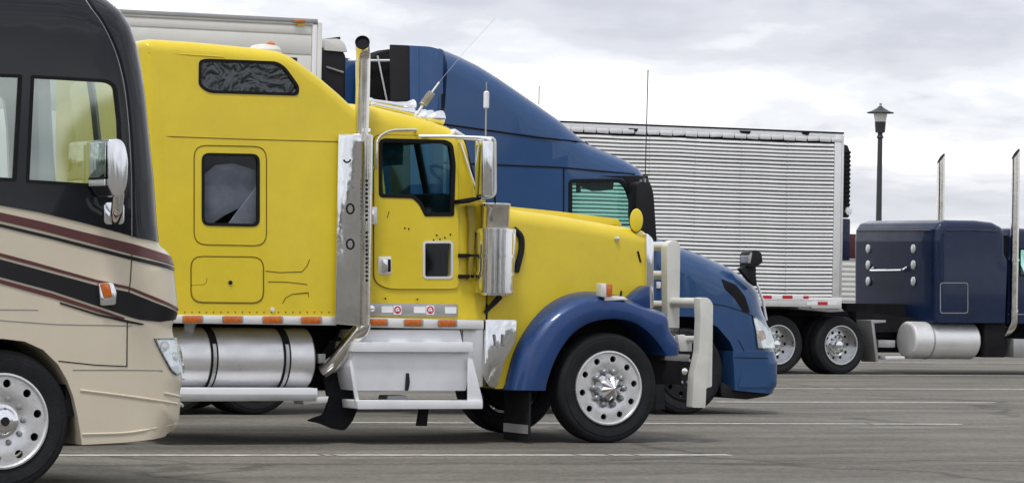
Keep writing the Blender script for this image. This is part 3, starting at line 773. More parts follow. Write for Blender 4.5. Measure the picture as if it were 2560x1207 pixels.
    hn = put('air_horn', lathe(fr.P(928, 253, .75), fr.P(1046, 271, .75) - fr.P(928, 253, .75), [(-.03, 0), (-.02, .03), (.0, .032), (.02, .022), (.25, .026), (.36, .045), (.42, .075), (.43, .07), (.36, .03), (.3, 0)], 18), M['chrome'], T)
    put('second_trumpet', lathe(fr.P(934, 262, .55), fr.P(1040, 284, .55) - fr.P(934, 262, .55), [(-.03, 0), (-.02, .028), (.0, .03), (.02, .02), (.28, .024), (.37, .04), (.40, .05), (.40, 0)], 18), M['chrome'], hn)
    for x, y in ((948, 268), (1000, 280)): put('horn_bracket', tube([fr.P(x, y - 6, .65), fr.P(x, y + 14, .65)], .012, 6), M['alugrey'], hn)
    for j, (x, y, v) in enumerate(((1090, 293, .42), (1066, 291, 1.25), (1050, 289, 1.9))):
        lm = put('roof_lamp', lathe(fr.P(x - 26, y + 2, v), (1, 0, .02), [(0, 0), (.02, .025), (.07, .055), (.13, .068), (.165, .07), (.17, .066)], 20), M['chrome'], T)
        put('lamp_lens', lathe(fr.P(x - 26, y + 2, v) + Vector((.168, 0, .003)), (1, 0, 0), [(0, .066), (.012, .05), (.016, 0)], 20), M['lens'], lm)
        put('lamp_stalk', tube([fr.P(x - 4, y + 8, v), fr.P(x - 8, y + 32, v)], .025, 8), M['alugrey'], lm)
    put('sun_visor', ppx(fr, [(1118, 346), (1138, 322), (1170, 342), (1168, 347), (1139, 334), (1126, 349)], cb_ + .02, W - cb_ - .02, .006), M['alubright'], T)
    # mirrors
    mr = put('mirror', ppx(fr, rr(1207, 352, 1233, 490, 5), -.14, .03, .02, 3), M['chrome'], T)
    put('mirror_glass', box((fr.uz(1207, 420, -.14)[0] - .004, -.12, fr.uz(1207, 486, -.14)[1]), (fr.uz(1207, 420, -.14)[0] + .004, .01, fr.uz(1207, 358, -.14)[1])), M['mirror'], mr)
    put('mirror_arm', tube(bend([C.P(1047, 341, 0), fr.P(1120, 341, .03), fr.P(1214, 345, -.08), fr.P(1228, 350, -.10)], .05), .015, 8), M['alubright'], mr)
    put('mirror_arm', tube([C.P(1135, 346, 0), fr.P(1212, 351, -.06)], .010, 8), M['alubright'], mr)
    put('mirror_bracket', tube(bend([fr.P(1212, 346, -.06), fr.P(1237, 345, -.06), fr.P(1238, 492, -.06), fr.P(1205, 494, -.06)], .08), .015, 8), M['white'], mr)
    put('mirror_strut', tube([fr.P(1150, 352, .14), fr.P(1200, 502, .02)], .008, 6), M['alubright'], mr)
    put('mirror_strut', tube([fr.P(1238, 470, -.05), fr.P(1239, 520, .1)], .008, 6), M['blackplastic'], mr)
    put('lower_bracket', ppx(fr, [(1150, 500), (1200, 492), (1204, 498), (1172, 508), (1152, 510)], .0, .14, .006), M['chassis'], mr)
    wb = put('whip_antenna', tube([fr.P(1041, 288, .62), fr.P(1058, 262, .62)], .014, 8), M['alubright'], T)
    d0, d1 = fr.P(1056, 264, .62), fr.P(1079, 232, .62); ax = (d1 - d0); e1 = ax.orthogonal().normalized(); e2 = ax.normalized().cross(e1)
    put('spring', tube([d0 + ax * (i / 70) + (e1 * math.cos(i * .72) + e2 * math.sin(i * .72)) * .03 for i in range(71)], .0075, 5), M['alugrey'], wb)
    put('rod', tube([fr.P(1076, 236, .62), fr.P(1098, 206, .62)], .009, 6), M['alubright'], wb)
    put('whip', tube([fr.P(1098, 206, .62), fr.P(1165, 125, .62), fr.P(1238, 46, .62)], .0016, 5), M['alugrey'], wb)
    ca = put('mirror_antenna', tube([fr.P(1214, 350, -.06), fr.P(1216, 226, -.06)], .008, 6), M['alugrey'], T)
    put('coil', lathe(fr.P(1215.5, 272, -.06), (0, 0, 1), [(0, .012), (.01, .026), (.15, .026), (.16, .012)], 14), M['label'], ca)
    put('tip', tube([fr.P(1216, 228, -.06), fr.P(1216, 205, -.06)], .005, 5), M['alugrey'], ca)
    # exhaust
    px_ = .0; base = fr.P(908, 800, px_); topp = fr.P(908, 150, px_)
    stk = [Vector((topp.x, px_, fr.P(908, 340, px_).z - .05)), topp]
    for k in range(1, 9):
        a_ = k / 8 * 1.15; stk.append(topp + Vector((-.06 * math.sin(a_) * k / 8, -.17 * (1 - math.cos(a_)), .165 * math.sin(a_))))
    ex = put('exhaust_stack', tube(stk, .064, 20, caps=False), M['pipe'], T)
    dr = (stk[-1] - stk[-2]).normalized()
    put('pipe_mouth', lathe(stk[-1] - dr * .02, dr, [(0, 0), (.0, .0635), (.012, .0665), (.024, .0665), (.024, .057), (.004, .055), (.003, 0)], 24), M['seam_dark'], ex)
    put('clamp', lathe(fr.P(908, 330, px_), (0, 0, 1), [(0, .07), (.03, .07)], 20), M['chrome'], ex)
    put('lower_pipe', tube([Vector((fr.uz(916, 600, -.05)[0], -.05, fr.uz(916, y, -.05)[1])) for y in (812, 700, 600, 500, 338)], .048, 18), M['pipe'], ex)
    hs_ = put('heat_shield', ppx(fr, [(847, 336), (929, 334), (929, 345), (906, 360), (906, 814), (838, 810), (842, 600)], -.055, -.03, .012, 3), M['shield'], T)
    for y in (522, 610):
        put('ring_emblem', tube([fr.P(876 + 9 * math.cos(t), y + 12 * math.sin(t), -.058) for t in [6.283 * i / 20 for i in range(20)]], .008, 6, True), M['seam_dark'], hs_)
    put('ring_emblem', tube([fr.P(868 + 9 * math.cos(t), 396 + 10 * math.sin(t), -.058) for t in [.3 + 2.5 * i / 10 for i in range(11)]], .008, 6), M['seam_dark'], hs_)
    bm = bmesh.new()
    for i in range(24):
        if i in (10, 11): continue
        lathe(fr.P(917, 452 + 10.8 * i, -.096), (0, -1, 0), [(-.01, .013), (.002, .013), (.003, 0)], 8, bm)
    put('perforation', bm, M['seam_dark'], ex, kind='stuff')
    put('elbow_pipe', tube(bend([fr.P(908, 806, .03), fr.P(903, 824, .03), fr.P(838, 905, .22), fr.P(812, 925, .32)], .15), .078, 18), M['pipe'], ex)
    # ---------------- hood
    u0, u1 = fr.uz(1214, 700, .2)[0], fr.uz(1625, 700, .5)[0]
    hb = lambda u, z: .16 + .36 * max(0, min(1, (u - u0) / (u1 - u0))) ** 1.15
    H = Shell(fr, [(1216, 512), (1275, 521), (1400, 539), (1500, 556), (1590, 571), (1612, 577), (1622, 588), (1626, 606)], [(1626, 772), (1560, 790), (1440, 800), (1330, 860), (1280, 920), (1257, 971), (1238, 971), (1216, 940)], r=.14, W=W, base=hb, g=.12)
    HD = H.body('hood', Y, T)
    put('hood_ridge', ppx(fr, rnd([(1270, 516), (1400, 529), (1545, 547), (1556, 564), (1276, 540)], [5, 0, 5, 5, 0]), .62, W - .62, .03), Y, HD)
    put('hood_shut_line', tube([H.P(1216.5, 760, .002), H.P(1216.5, 965, .002)], .008, 6), M['seam_dark'], HD)
    for pts in ([(1594, 628), (1601, 655)], [(1550, 745), (1553, 727)]): H.seam('hood_latch', M['seam_dark'], HD, pts, .012)
    put('badge', lathe(H.P(1541, 597, 0), (0, -1, 0), [(0, .03), (.02, .024), (.022, 0)], 8), M['chrome'], HD)
    gl_ = put('grille', ppx(fr, rnd([(1616, 581), (1634, 598), (1634, 770), (1616, 774)], [8, 10, 4, 3]), .47, W - .47, .02), M['chrome'], T)
    for k in range(9):
        v = .58 + (W - 1.16) * k / 8; uu, zz = fr.uz(1636, 770, .5); put('grille_bar', box((uu - .01, v - .02, zz + .05), (uu + .015, v + .02, fr.uz(1636, 600, .5)[1] - .05)), M['alubright'], gl_)
    hm = put('hood_mirror', lathe(H.P(1591, 551, .0) + Vector((0, .0, 0)), (-.35, -1, .02), [(-.02, 0), (-.015, .06), (.0, .064), (.012, .058), (.02, .03), (.021, 0)], 24), Y, T); 
    hmo = H.P(1591, 551, 0); 
    hm.data.transform(Matrix.Translation(hmo) @ Matrix.Diagonal((1.0, 1, 1.75, 1)) @ Matrix.Translation(-hmo))
    g2 = put('mirror_rim', lathe(hmo, (-.35, -1, .02), [(-.03, .05), (-.028, .066), (-.005, .0675), (-.003, .06)], 24), M['seam_dark'], hm); g2.data.transform(Matrix.Translation(hmo) @ Matrix.Diagonal((1.0, 1, 1.75, 1)) @ Matrix.Translation(-hmo))
    put('mirror_stalk', tube([H.P(1594, 572, 0), H.P(1597, 584, -.02)], .012, 6), M['chrome'], hm)
    # mudguard, near and far
    outer = cat([(1251, 974), (1262, 930), (1278, 880), (1302, 836), (1336, 793), (1376, 759), (1420, 738), (1465, 729), (1510, 730), (1560, 743), (1612, 766), (1662, 781)], 4) + [(1669, 787), (1673, 826), (1697, 858), (1696, 887)]
    inner = cat([(1668, 889), (1655, 868), (1630, 837), (1592, 808), (1550, 797), (1510, 798), (1470, 809), (1435, 832), (1406, 868), (1386, 906), (1371, 948), (1365, 976)], 4)
    def even(pl, n=64):
        d = [0.0]
        for a, b in zip(pl, pl[1:]): d.append(d[-1] + math.hypot(b[0] - a[0], b[1] - a[1]))
        out = []; k = 0
        for q in range(n + 1):
            t = d[-1] * q / n
            while k < len(pl) - 2 and d[k + 1] < t: k += 1
            f_ = (t - d[k]) / max(1e-9, d[k + 1] - d[k]); out.append((pl[k][0] + (pl[k + 1][0] - pl[k][0]) * f_, pl[k][1] + (pl[k + 1][1] - pl[k][1]) * f_))
        return out
    face = cat([(1306, 975), (1314, 935), (1327, 892), (1350, 846), (1384, 803), (1420, 774), (1462, 755), (1510, 748), (1560, 755), (1612, 773), (1660, 789)], 4) + [(1668, 796), (1673, 828), (1696, 860), (1695, 886)]
    outer, face, inner = even(outer), even(face), even(inner[::-1])
    def mudguard(mir):
        bm = bmesh.new(); rows = []
        for pl, vt, vp in ((inner, .48, 0), (inner, .012, 0), ([(f_[0] * .12 + i_[0] * .88, f_[1] * .12 + i_[1] * .88) for f_, i_ in zip(face, inner)], 0, 0), ([(f_[0] * .9 + i_[0] * .1, f_[1] * .9 + i_[1] * .1) for f_, i_ in zip(face, inner)], 0, 0),
                           (face, .012, .012), ([(f_[0] * .7 + o_[0] * .3, f_[1] * .7 + o_[1] * .3) for f_, o_ in zip(face, outer)], .045, .045), ([(f_[0] * .3 + o_[0] * .7, f_[1] * .3 + o_[1] * .7) for f_, o_ in zip(face, outer)], .13, .13), (outer, .24, .24), (outer, .46, .24)):
            r_ = []
            for x, yy in pl:
                u, z = fr.uz(x, yy, vp); r_.append(bm.verts.new((u, W - vt if mir else vt, z)))
            rows.append(r_)
        rows.append(rows[0])
        for a, b in zip(rows, rows[1:]):
            for k in range(len(a) - 1): bm.faces.new((a[k], a[k + 1], b[k + 1], b[k]))
        for k in (0, -1): bm.faces.new([r_[k] for r_ in rows[:-1]])
        return put('mudguard', bm, M['fender'], T, 50)
    mudguard(False); mudguard(True)
    put('mudguard_nose', ppx(fr, [(1568, 756), (1600, 728), (1626, 712), (1628, 775), (1600, 772)], .30, .55, .02), M['fender'], T)
    tl = put('turn_signal', ppx(fr, rr(1505, 710, 1531, 741, 3), -.02, .07, .008), M['amber'], T)
    put('lamp_bezel', ppx(fr, rr(1503, 708, 1516, 742, 3), -.03, .075, .006), M['alubright'], tl)
    put('lamp_bracket', ppx(fr, [(1512, 738), (1560, 741), (1572, 749), (1512, 752)], .0, .07, .006), M['alubright'], tl)
    cw = put('cowl_plate', ppx(fr, rnd([(1214, 798), (1292, 799), (1291, 850), (1262, 902), (1243, 968), (1222, 968), (1210, 940)], [4, 6, 14, 10, 8, 14, 10]), .11, .15, .008), M['shield'], T)
    put('grab_hook', tube([fr.P(1236, 835, .10), fr.P(1240, 862, .10), fr.P(1258, 862, .10), fr.P(1258, 835, .10)], .010, 6), M['alugrey'], cw)
    # air cleaner
    ra = .172; cc = lambda y: Vector((fr.uz(1236, 640, .04)[0], .04, fr.uz(1236, y, .04)[1]))
    h_ = lambda y0, y1: cc(y1).z - cc(y0).z
    ac = put('air_cleaner', lathe(cc(738), (0, 0, 1), [(0, .0), (.0, .12), (.03, .125), (.035, .165), (.04, ra), (h_(738, 572), ra), (h_(738, 570), .12), (h_(738, 570), 0)], 40), M['chrome'], T)
    put('air_cleaner_cap', lathe(cc(571), (0, 0, 1), [(0, .135), (h_(571, 522), .137), (h_(571, 520), .142), (h_(571, 510), .142), (h_(571, 508), .13), (h_(571, 507), 0)], 36), M['pipe'], ac)
    for y in (578, 640, 684, 728): put('band', lathe(cc(y), (0, 0, 1), [(-.014, ra), (-.014, ra + .010), (.014, ra + .010), (.014, ra)], 40), M['chrome'], ac)
    put('side_shield', ppx(fr, rnd([(1262, 572), (1290, 572), (1284, 735), (1262, 735)], 4), .10, .16, .01), M['chrome'], ac)
    put('mount', ppx(fr, [(1168, 515), (1190, 515), (1190, 560), (1180, 700), (1172, 700), (1174, 560)], .10, .16, .01), M['mount'], ac)
    put('mount', ppx(fr, [(1150, 634), (1186, 634), (1186, 642), (1150, 644)], .10, .17, .004), M['chassis'], ac)
    put('mount', ppx(fr, [(1150, 686), (1186, 686), (1186, 694), (1150, 696)], .10, .17, .004), M['chassis'], ac)
    put('intake_duct', tube(bend([fr.P(1284, 572, .2), fr.P(1304, 590, .2), fr.P(1304, 625, .2), fr.P(1290, 680, .2)], .1), .030, 10), M['blackplastic'], T)
    put('drain_hose', tube([fr.P(1250, 740, .10), fr.P(1240, 752, .10), fr.P(1222, 770, .12), fr.P(1212, 782, .14)], [.03, .028, .022, .018], 10), M['blackplastic'], T)
    # ---------------- tanks and steps
    def fuel_tank(vc, sgn, main):
        v_ = .33; r_ = (fr.uz(620, 819, v_)[1] - fr.uz(620, 972, v_)[1]) / 2; zc_ = (fr.uz(620, 819, v_)[1] + fr.uz(620, 972, v_)[1]) / 2
        ue = fr.uz(794, 895, v_ - r_)[0]; us = fr.uz(395, 895, v_ - r_)[0]
        tk = put('fuel_tank', lathe((us, vc, zc_), (1, 0, 0), [(0, 0), (0, r_ - .06), (.012, r_ - .02), (.03, r_), (ue - us - .03, r_), (ue - us - .012, r_ - .02), (ue - us, r_ - .06), (ue - us, 0)], 56), M['alu'], T)
        if not main: return r_, zc_
        for x in (531, 713):
            u_ = fr.uz(x + 6, 895, v_ - r_)[0]
            put('strap', lathe((u_, vc, zc_), (1, 0, 0), [(-.034, r_ + .001), (-.034, r_ + .008), (.034, r_ + .008), (.034, r_ + .001)], 56), M['chassis'], tk)
            q = [Vector((0, -math.cos(t), math.sin(t))) for t in [math.radians(-72 + 100 * i / 20) for i in range(21)]]
            b2 = bmesh.new(); rw = [[b2.verts.new(Vector((u_ + du, vc, zc_)) + d_ * (r_ + .013)) for du in (-.016, .016)] for d_ in q]
            for A_, B_ in zip(rw, rw[1:]): b2.faces.new((A_[0], A_[1], B_[1], B_[0]))
            bmesh.ops.solidify(b2, geom=b2.faces[:], thickness=.004); put('strap_band', b2, M['alubright'], tk)
        put('filler_neck', lathe((us + .35, vc - .1, zc_ + r_ - .04), (0, -.35, 1), [(0, .05), (.07, .05), (.075, .06), (.1, .06), (.105, 0)], 16), M['alugrey'], tk)
        return r_, zc_
    r_, zc_ = fuel_tank(.33, 1, True); fuel_tank(W - .33, -1, False)
    for sd_ in (0, 1):
        vs = (-.03, .30) if not sd_ else (W - .30, W + .03)
        put('tank_step', ppx(fr, [(395, 969), (794, 969), (794, 986), (790, 1002), (395, 1002)], 0, .3, 0) if False else prism([fr.uz(x, y, -.03) for x, y in ((395, 969), (794, 970), (794, 986), (794, 1001), (395, 1002))], vs[0], vs[1], .006), M['step'], T)
    put('step_face', prism([fr.uz(x, y, -.034) for x, y in ((395, 984), (792, 985), (790, 1001), (395, 1003))], -.036, -.028, .002), M['alugrey'], [o for o in T.children if o.name.startswith('tank_step')][0])
    put('step_bracket', ppx(fr, [(755, 996), (822, 990), (818, 1006), (760, 1011)], .02, .25, .005), M['alubright'], T)
    put('hanger', ppx(fr, [(795, 884), (815, 884), (813, 906), (797, 908)], .25, .3, .004), M['alugrey'], T)
    put('rubber_flap', ppx(fr, rnd([(846, 838), (874, 866), (886, 900), (892, 965), (895, 1020), (882, 1052), (862, 1076), (832, 1071), (802, 1058), (768, 1051), (792, 1041), (810, 1036), (822, 1002), (806, 930), (806, 880)], 8), .36, .40, .01), M['rubber'], T)
    sb = put('battery_box', ppx(fr, [(884, 879), (1176, 880), (1176, 914), (1166, 976), (888, 976), (874, 914)], .03, .62, .012), M['step'], T)
    put('box_shade', ppx(fr, [(876, 878), (1180, 879), (1177, 912), (876, 912)], .05, .6, .006), M['step'], sb)
    put('tread_plate', ppx(fr, [(900, 824), (1150, 824), (1157, 856), (884, 856)], .06, .5, .008), M['step'], sb)
    put('tread_lip', ppx(fr, rnd([(884, 855), (1182, 855), (1184, 880), (880, 879)], 3), -.04, .5, .010), M['step'], sb)
    put('gusset', ppx(fr, [(1170, 893), (1182, 898), (1207, 1000), (1204, 1010), (1170, 1006)], -.02, .00, .003), M['step'], sb)
    put('gusset', ppx(fr, [(874, 905), (882, 912), (899, 1004), (890, 1012)], -.02, .00, .003), M['step'], sb)
    put('bottom_step', ppx(fr, rnd([(893, 1000), (1207, 1001), (1207, 1021), (895, 1022)], 3), -.05, .30, .010), M['step'], sb)
    put('strap_latch', ppx(fr, rnd([(1017, 932), (1023, 932), (1025, 955), (1021, 976), (1014, 976)], 2), .01, .035, .004), M['blackplastic'], sb)
    put('under_bracket', ppx(fr, [(1050, 1022), (1072, 1022), (1068, 1064), (1043, 1064)], .1, .14, .004), M['chassis'], sb)
    put('inner_step', ppx(fr, [(966, 1001), (970, 988), (1018, 988), (1022, 1001)], .2, .4, .004), M['alugrey'], sb)
    put('rear_plate', ppx(fr, [(1158, 824), (1209, 824), (1207, 966), (1190, 968), (1158, 900)], .14, .20, .006), M['alubright'], T)
    # chassis
    uA, uB = fr.uz(330, 900)[0] - 3.6, fr.uz(1690, 900, .8)[0]
    for v in (.72, 1.58): put('frame_rail', box((uA, v, .78), (uB, v + .14, 1.08), .01), M['chassis'], T)
    put('gearbox', prism([(fr.uz(820, 900)[0], .45), (fr.uz(1500, 900)[0], .50), (fr.uz(1500, 900)[0], 1.2), (fr.uz(820, 900)[0], 1.15)], .86, 1.58, .05), M['chassis'], T)
    put('cross_member', box((fr.uz(480, 900)[0], .62, .50), (fr.uz(900, 900)[0], 1.9, 1.0), .03), M['chassis'], T)
    # wheels
    Rw = .513; wz = Rw; uw = fr.uz(1521, 970, .06)[0]
    wheel(T, (uw, .05, wz), Rw, 'flat', .16, 'spike_hub', .160, nut='nut_cover')
    fw = wheel(T, (uw, W - .05, wz), Rw, 'flat', .3, 'spike_hub', .128); fw.rotation_euler = (0, .3, math.pi)
    put('axle', lathe((uw, .3, wz), (0, 1, 0), [(0, .06), (W - .6, .06)], 12), M['chassis'], T)
    for x in (170, -60):
        uu = fr.uz(x, 970, .06)[0]; wheel(T, (uu, .05, wz), Rw, 'deep', .4, 'cap_hub', .15, dual=True); 
        q = wheel(T, (uu, W - .05, wz), Rw, 'deep', .4, 'cap_hub', .15, dual=True); q.rotation_euler = (0, .4, math.pi)
    # mud flap behind the steer wheel, across the truck
    uf_ = fr.uz(1325, 1040, .05)[0]
    mf = put('mud_flap', box((uf_ - .012, .05, fr.uz(1325, 1104, .05)[1]), (uf_ + .012, .58, fr.uz(1325, 955, .05)[1]), .005), M['rubber'], T)
    put('flap_plate', box((uf_ - .018, .06, fr.uz(1325, 1084, .05)[1]), (uf_ - .0125, .57, fr.uz(1325, 1062, .05)[1])), M['alugrey'], mf)
    put('wheel_well', ppx(fr, [(1290, 965), (1330, 850), (1400, 785), (1500, 765), (1600, 785), (1650, 830), (1668, 900), (1650, 960)], .46, 1.98), M['chassis'], T)
    # ---------------- bull bar
    WB = M['white']; ug = fr.uz(1686, 700, .72)[0]
    gd = put('bull_bar', ppx(fr, rnd([(1667, 614), (1675, 603), (1691, 599), (1701, 612), (1698, 838), (1670, 838)], [4, 6, 8, 8, 3, 3]), .72, .84, .014, 3), WB, T)
    fq = [fr.uz(x, y, .72) for x, y in rnd([(1667, 614), (1675, 603), (1691, 599), (1701, 612), (1698, 838), (1670, 838)], [4, 6, 8, 8, 3, 3])]
    put('upright', prism(fq, W - .84, W - .72, .014, 3), WB, gd)
    for y, rr_ in ((616, .045), (688, .042), (763, .042)):
        z_ = fr.uz(1686, y, .78)[1]; put('cross_bar', tube([(ug, .78, z_), (ug, W - .78, z_)], rr_, 14), WB, gd)
    z_ = fr.uz(1676, 756, .78)[1]; ux = fr.uz(1764, 757, .04)[0]
    z2 = fr.uz(1764, 757, .04)[1]
    put('wing_bar', tube([(ug, .84, z_), (ux, .06, z2)], .048, 16), WB, gd); put('wing_bar', tube([(ug, W - .84, z_), (ux, W - .06, z2)], .048, 16), WB, gd)
    wp = rnd([(1750, 744), (1770, 743), (1783, 758), (1780, 966), (1766, 970), (1764, 1019), (1731, 1018), (1735, 940), (1748, 880), (1752, 800)], [4, 8, 10, 4, 3, 3, 3, 6, 8, 5])
    wq = [fr.uz(x, y, -.02) for x, y in wp]
    put('wing_upright', prism(wq, -.02, .10, .012, 3), WB, gd); put('wing_upright', prism(wq, W - .10, W + .02, .012, 3), WB, gd)
    put('lower_arm', tube([fr.P(1680, 848, .74), fr.P(1742, 848, .10)], .035, 10), WB, gd)
    put('lower_arm', ppx(fr, [(1694, 838), (1712, 836), (1730, 858), (1730, 878), (1700, 878)], .30, .36, .006), WB, gd)
    put('bracket', ppx(fr, [(1662, 884), (1726, 886), (1722, 903), (1662, 900)], .2, .3, .006), M['alugrey'], gd)
    put('mount_plate', ppx(fr, [(1640, 870), (1700, 880), (1705, 960), (1640, 960)], .70, .76, .006), M['chassis'], gd)
    # light mark on the lower left of the stand
    return fr, T
YF, YT = yellow_lorry()
# ------------------------------------------------------------------ motorhome
def motorhome():
    fr = Frame(5, 1231); W = 2.5
    T = thing('motorhome', 'cream and black motorhome with maroon stripes and chrome side mirror at the left', 'motorhome', fr)
    rp = [(-900, -92), (-200, -56), (150, -40), (228, -24), (275, 1), (305, 25), (330, 62), (347, 112), (358, 170), (370, 250), (380, 350), (390, 450), (398, 560), (403, 606),
          (415, 618), (431, 632), (441, 662), (448, 720), (453, 772), (447, 796), (439, 808), (438, 822), (442, 838), (450, 865), (458, 905), (463, 945), (464, 962), (458, 972), (459, 1010), (456, 1050), (445, 1075), (422, 1088)]
    rest = [(380, 1098), (300, 1106), (205, 1111), (200, 1075), (193, 1035), (183, 990), (168, 950), (145, 910), (108, 874), (62, 853), (5, 846), (-52, 855), (-110, 882), (-150, 920), (-172, 970), (-178, 1040), (-180, 1100), (-900, 1085)]
    S = Shell(fr, rp, rest, r=.24, W=W, g=.2)
    w1 = rnd([(77, 188), (268, 199), (290, 212), (300, 300), (306, 472), (64, 457)], [5, 12, 14, 10, 8, 6]); w2 = rnd([(-420, 170), (55, 187), (40, 454), (-420, 428)], 6)
    B = S.body('body', M['cream'], T, [w1, w2], skip=[(8, 11)])
    low = [(402, 613.5)]
    up = [13 - i for i in range(14)] + [(-900, 330), (-420, 424), (-150, 483), (0, 513), (100, 531), (200, 555), (300, 582), (345, 595)]
    U = S.panel('upper_mask', M['mhblack'], T, up, [w1, w2], .008, -.003, g=.15)
    for w_, nm in ((w1, 'side_window'), (w2, 'side_window')):
        f_ = S.ring(nm, M['gasket'], T, w_, .022, .014, -.02); S.panel('pane', M['glassmh'], f_, w_, (), -.004, -.010)
    def far_pane(w_): pass
    a, b = S.out[8], S.out[11]
    bm = bmesh.new(); q = [S.out[i] for i in range(8, 12)]; rows = [(bm.verts.new((p[0] - .01, .24, p[1])), bm.verts.new((p[0] - .01, W - .24, p[1]))) for p in q]
    for r1, r2 in zip(rows, rows[1:]): bm.faces.new((r1[0], r1[1], r2[1], r2[0]))
    bmesh.ops.solidify(bm, geom=bm.faces[:], thickness=.008); put('windscreen', bm, M['windshield'], T)
    put('windscreen_bar', tube([(p[0], W / 2, p[1]) for p in q], .03, 8), M['mhblack'], T)
    # panel gap on the black mask
    gp = [(205, -22), (232, 20), (258, 55), (285, 108), (304, 165), (317, 230), (327, 330), (333, 450), (334, 592)]
    S.seam('mask_gap', M['seam_dark'], U, cat(gp, 4), .009, off=.006)
    S.seam('mask_gap', M['alugrey'], U, cat([(x - 5, y + 3) for x, y in gp], 4), .003, off=.007)
    # stripes
    def stripe(nm, mat, top, bot, lab=None): S.panel(nm, mat, B, top + bot[::-1], (), .007, -.002, g=.08)
    stripe('stripe', M['maroon'], [(-420, 446), (0, 531), (100, 553), (200, 578), (330, 609), (400, 632), S.edge(15, .45)], [(-420, 466), (0, 552), (100, 575), (200, 601), (330, 636), (400, 653), S.edge(16, .06)])
    stripe('stripe', M['blackstripe'], [(-420, 472), (0, 559), (130, 590), (330, 641), S.edge(16, .15)], [(-420, 479), (0, 567), (130, 598), (330, 650), S.edge(16, .29)])
    stripe('stripe', M['maroon'], [(-420, 530), (0, 632), (75, 652), (241, 699), (322, 716), (392, 744), S.edge(18, .12)], [(-420, 540), (0, 641), (75, 661), (241, 706), (322, 723), (392, 752), S.edge(18, .30)])
    stripe('stripe', M['blackstripe'], [(-420, 548), (0, 648), (75, 668), (241, 713), (322, 730), (392, 758), S.edge(18, .5)], [(-420, 590), (0, 692), (130, 727), (245, 765), (318, 790), (350, 799), (400, 804), (425, 800), S.edge(19, .02)])
    stripe('stripe', M['maroon'], [(-420, 596), (0, 698), (130, 733), (245, 771), (312, 794)], [(-420, 604), (0, 708), (130, 744), (245, 780), (308, 799)])
    stripe('stripe', M['blackstripe'], [(150, 755), (245, 784), (318, 800), (360, 809)], [(150, 759), (245, 789), (318, 806), (352, 812)])
    # body joints
    for p in ([(331, 612), (326, 700), (322, 730)], [(318, 806), (317, 915), (240, 912), (146, 902)], [(317, 818), (425, 818)], [(-420, 745), (0, 773), (95, 774)], [(182, 924), (330, 924), (405, 926), (461, 948)], [(-420, 770), (0, 800), (140, 810), (330, 814)]):
        S.seam('body_joint', M['seam_dark'] if p[0][0] in (331, 318) else M['alugrey'], B, p, .004)
    for p in ([(200, 975), (320, 990), (440, 1008), (457, 1014)], [(410, 982), (455, 992)], [(205, 1085), (330, 1080), (440, 1058)]):
        S.seam('moulding', M['cream'], B, cat(p, 4), .010)
    # headlamp
    hp = rnd([(383, 845), (438, 845), (450, 872), (458, 915), (457, 932), (438, 938), (424, 924), (400, 880)], 4)
    hl = S.panel('headlight', M['chrome'], T, hp, (), .004, -.01, g=.08); S.ring('headlight_trim', M['seam_dark'], hl, hp, .012, .012, -.01)
    for x, y, r_ in ((412, 868, .045), (436, 893, .04)):
        put('reflector', lathe(S.P(x, y, .006) + Vector((.0, 0, 0)), (.5, -1, 0), [(0, r_), (-.005, r_ * .7), (.006, r_ * .5), (.012, 0)], 18), M['alubright'], hl)
    S.panel('lens', M['lens'], hl, hp, (), .020, .016, g=.08)
    S.panel('indicator', M['label'], hl, [(424, 916), (450, 912), (452, 930), (438, 936)], (), .010, .0, g=.1)
    # small chrome lamp on the swoosh
    ml = put('marker_lamp', ppx(fr, rnd([(246, 708), (283, 706), (292, 730), (290, 762), (252, 764)], 6), -.05, .0, .015), M['chrome'], T)
    put('amber_lens', ppx(fr, rnd([(250, 708), (274, 708), (282, 742), (262, 746)], 5), -.065, -.048, .006), M['amber'], ml)
    # mirror
    v0 = -.40
    hd = put('side_mirror', ppx(fr, rnd([(271, 349), (298, 346), (313, 360), (321, 400), (318, 462), (306, 493), (284, 490), (271, 466)], [6, 14, 14, 14, 14, 12, 8, 4]), v0, v0 + .36, .03, 4), M['chrome'], T)
    p1, p2 = fr.P(271, 353, v0), fr.P(271, 466, v0); x_ = p1.x - .006
    put('mirror_glass', box((x_ - .006, v0 + .03, p2.z + .06), (x_ + .002, v0 + .345, p1.z - .01), .004), M['mirror'], hd)
    put('convex_glass', box((x_ - .008, v0 + .03, p2.z + .005), (x_ + .002, v0 + .345, p2.z + .052), .004), M['alubright'], hd)
    put('glass_rim', tube([(x_ - .006, v0 + .03, p2.z + .056), (x_ - .006, v0 + .345, p2.z + .056)], .008, 6), M['gasket'], hd)
    put('mirror_arm', tube(bend([fr.P(296, 480, -.30), fr.P(293, 520, -.25), fr.P(288, 545, -.05), fr.P(287, 550, -.01)], .1), [.05] * 2 + [.045] * 12 + [.04] if False else .042, 14), M['chrome'], hd)
    bp = put('mirror_base', ppx(fr, rr(260, 505, 312, 562, 12), -.035, .0, .012), M['chrome'], hd)
    put('amber_lens', ppx(fr, rr(294, 515, 306, 540, 4), -.075, -.03, .006), M['amber'], hd)
    # inside
    zf = fr.uz(150, 520, .3)[1]
    put('cabin_floor', box((fr.uz(-800, 600, .3)[0], .2, zf - .75), (fr.uz(300, 600, .3)[0], W - .2, zf - .70)), M['seat'], T)
    put('dash', prism([fr.uz(x, y, .3) for x, y in ((230, 520), (300, 480), (372, 470), (378, 600), (230, 600))], .3, W - .3, .04), M['dark'], T)
    put('pillar_curtain', ppx(fr, [(92, 176), (126, 178), (140, 462), (98, 460)], .14, .22, .02), M['curtaincream'], T)
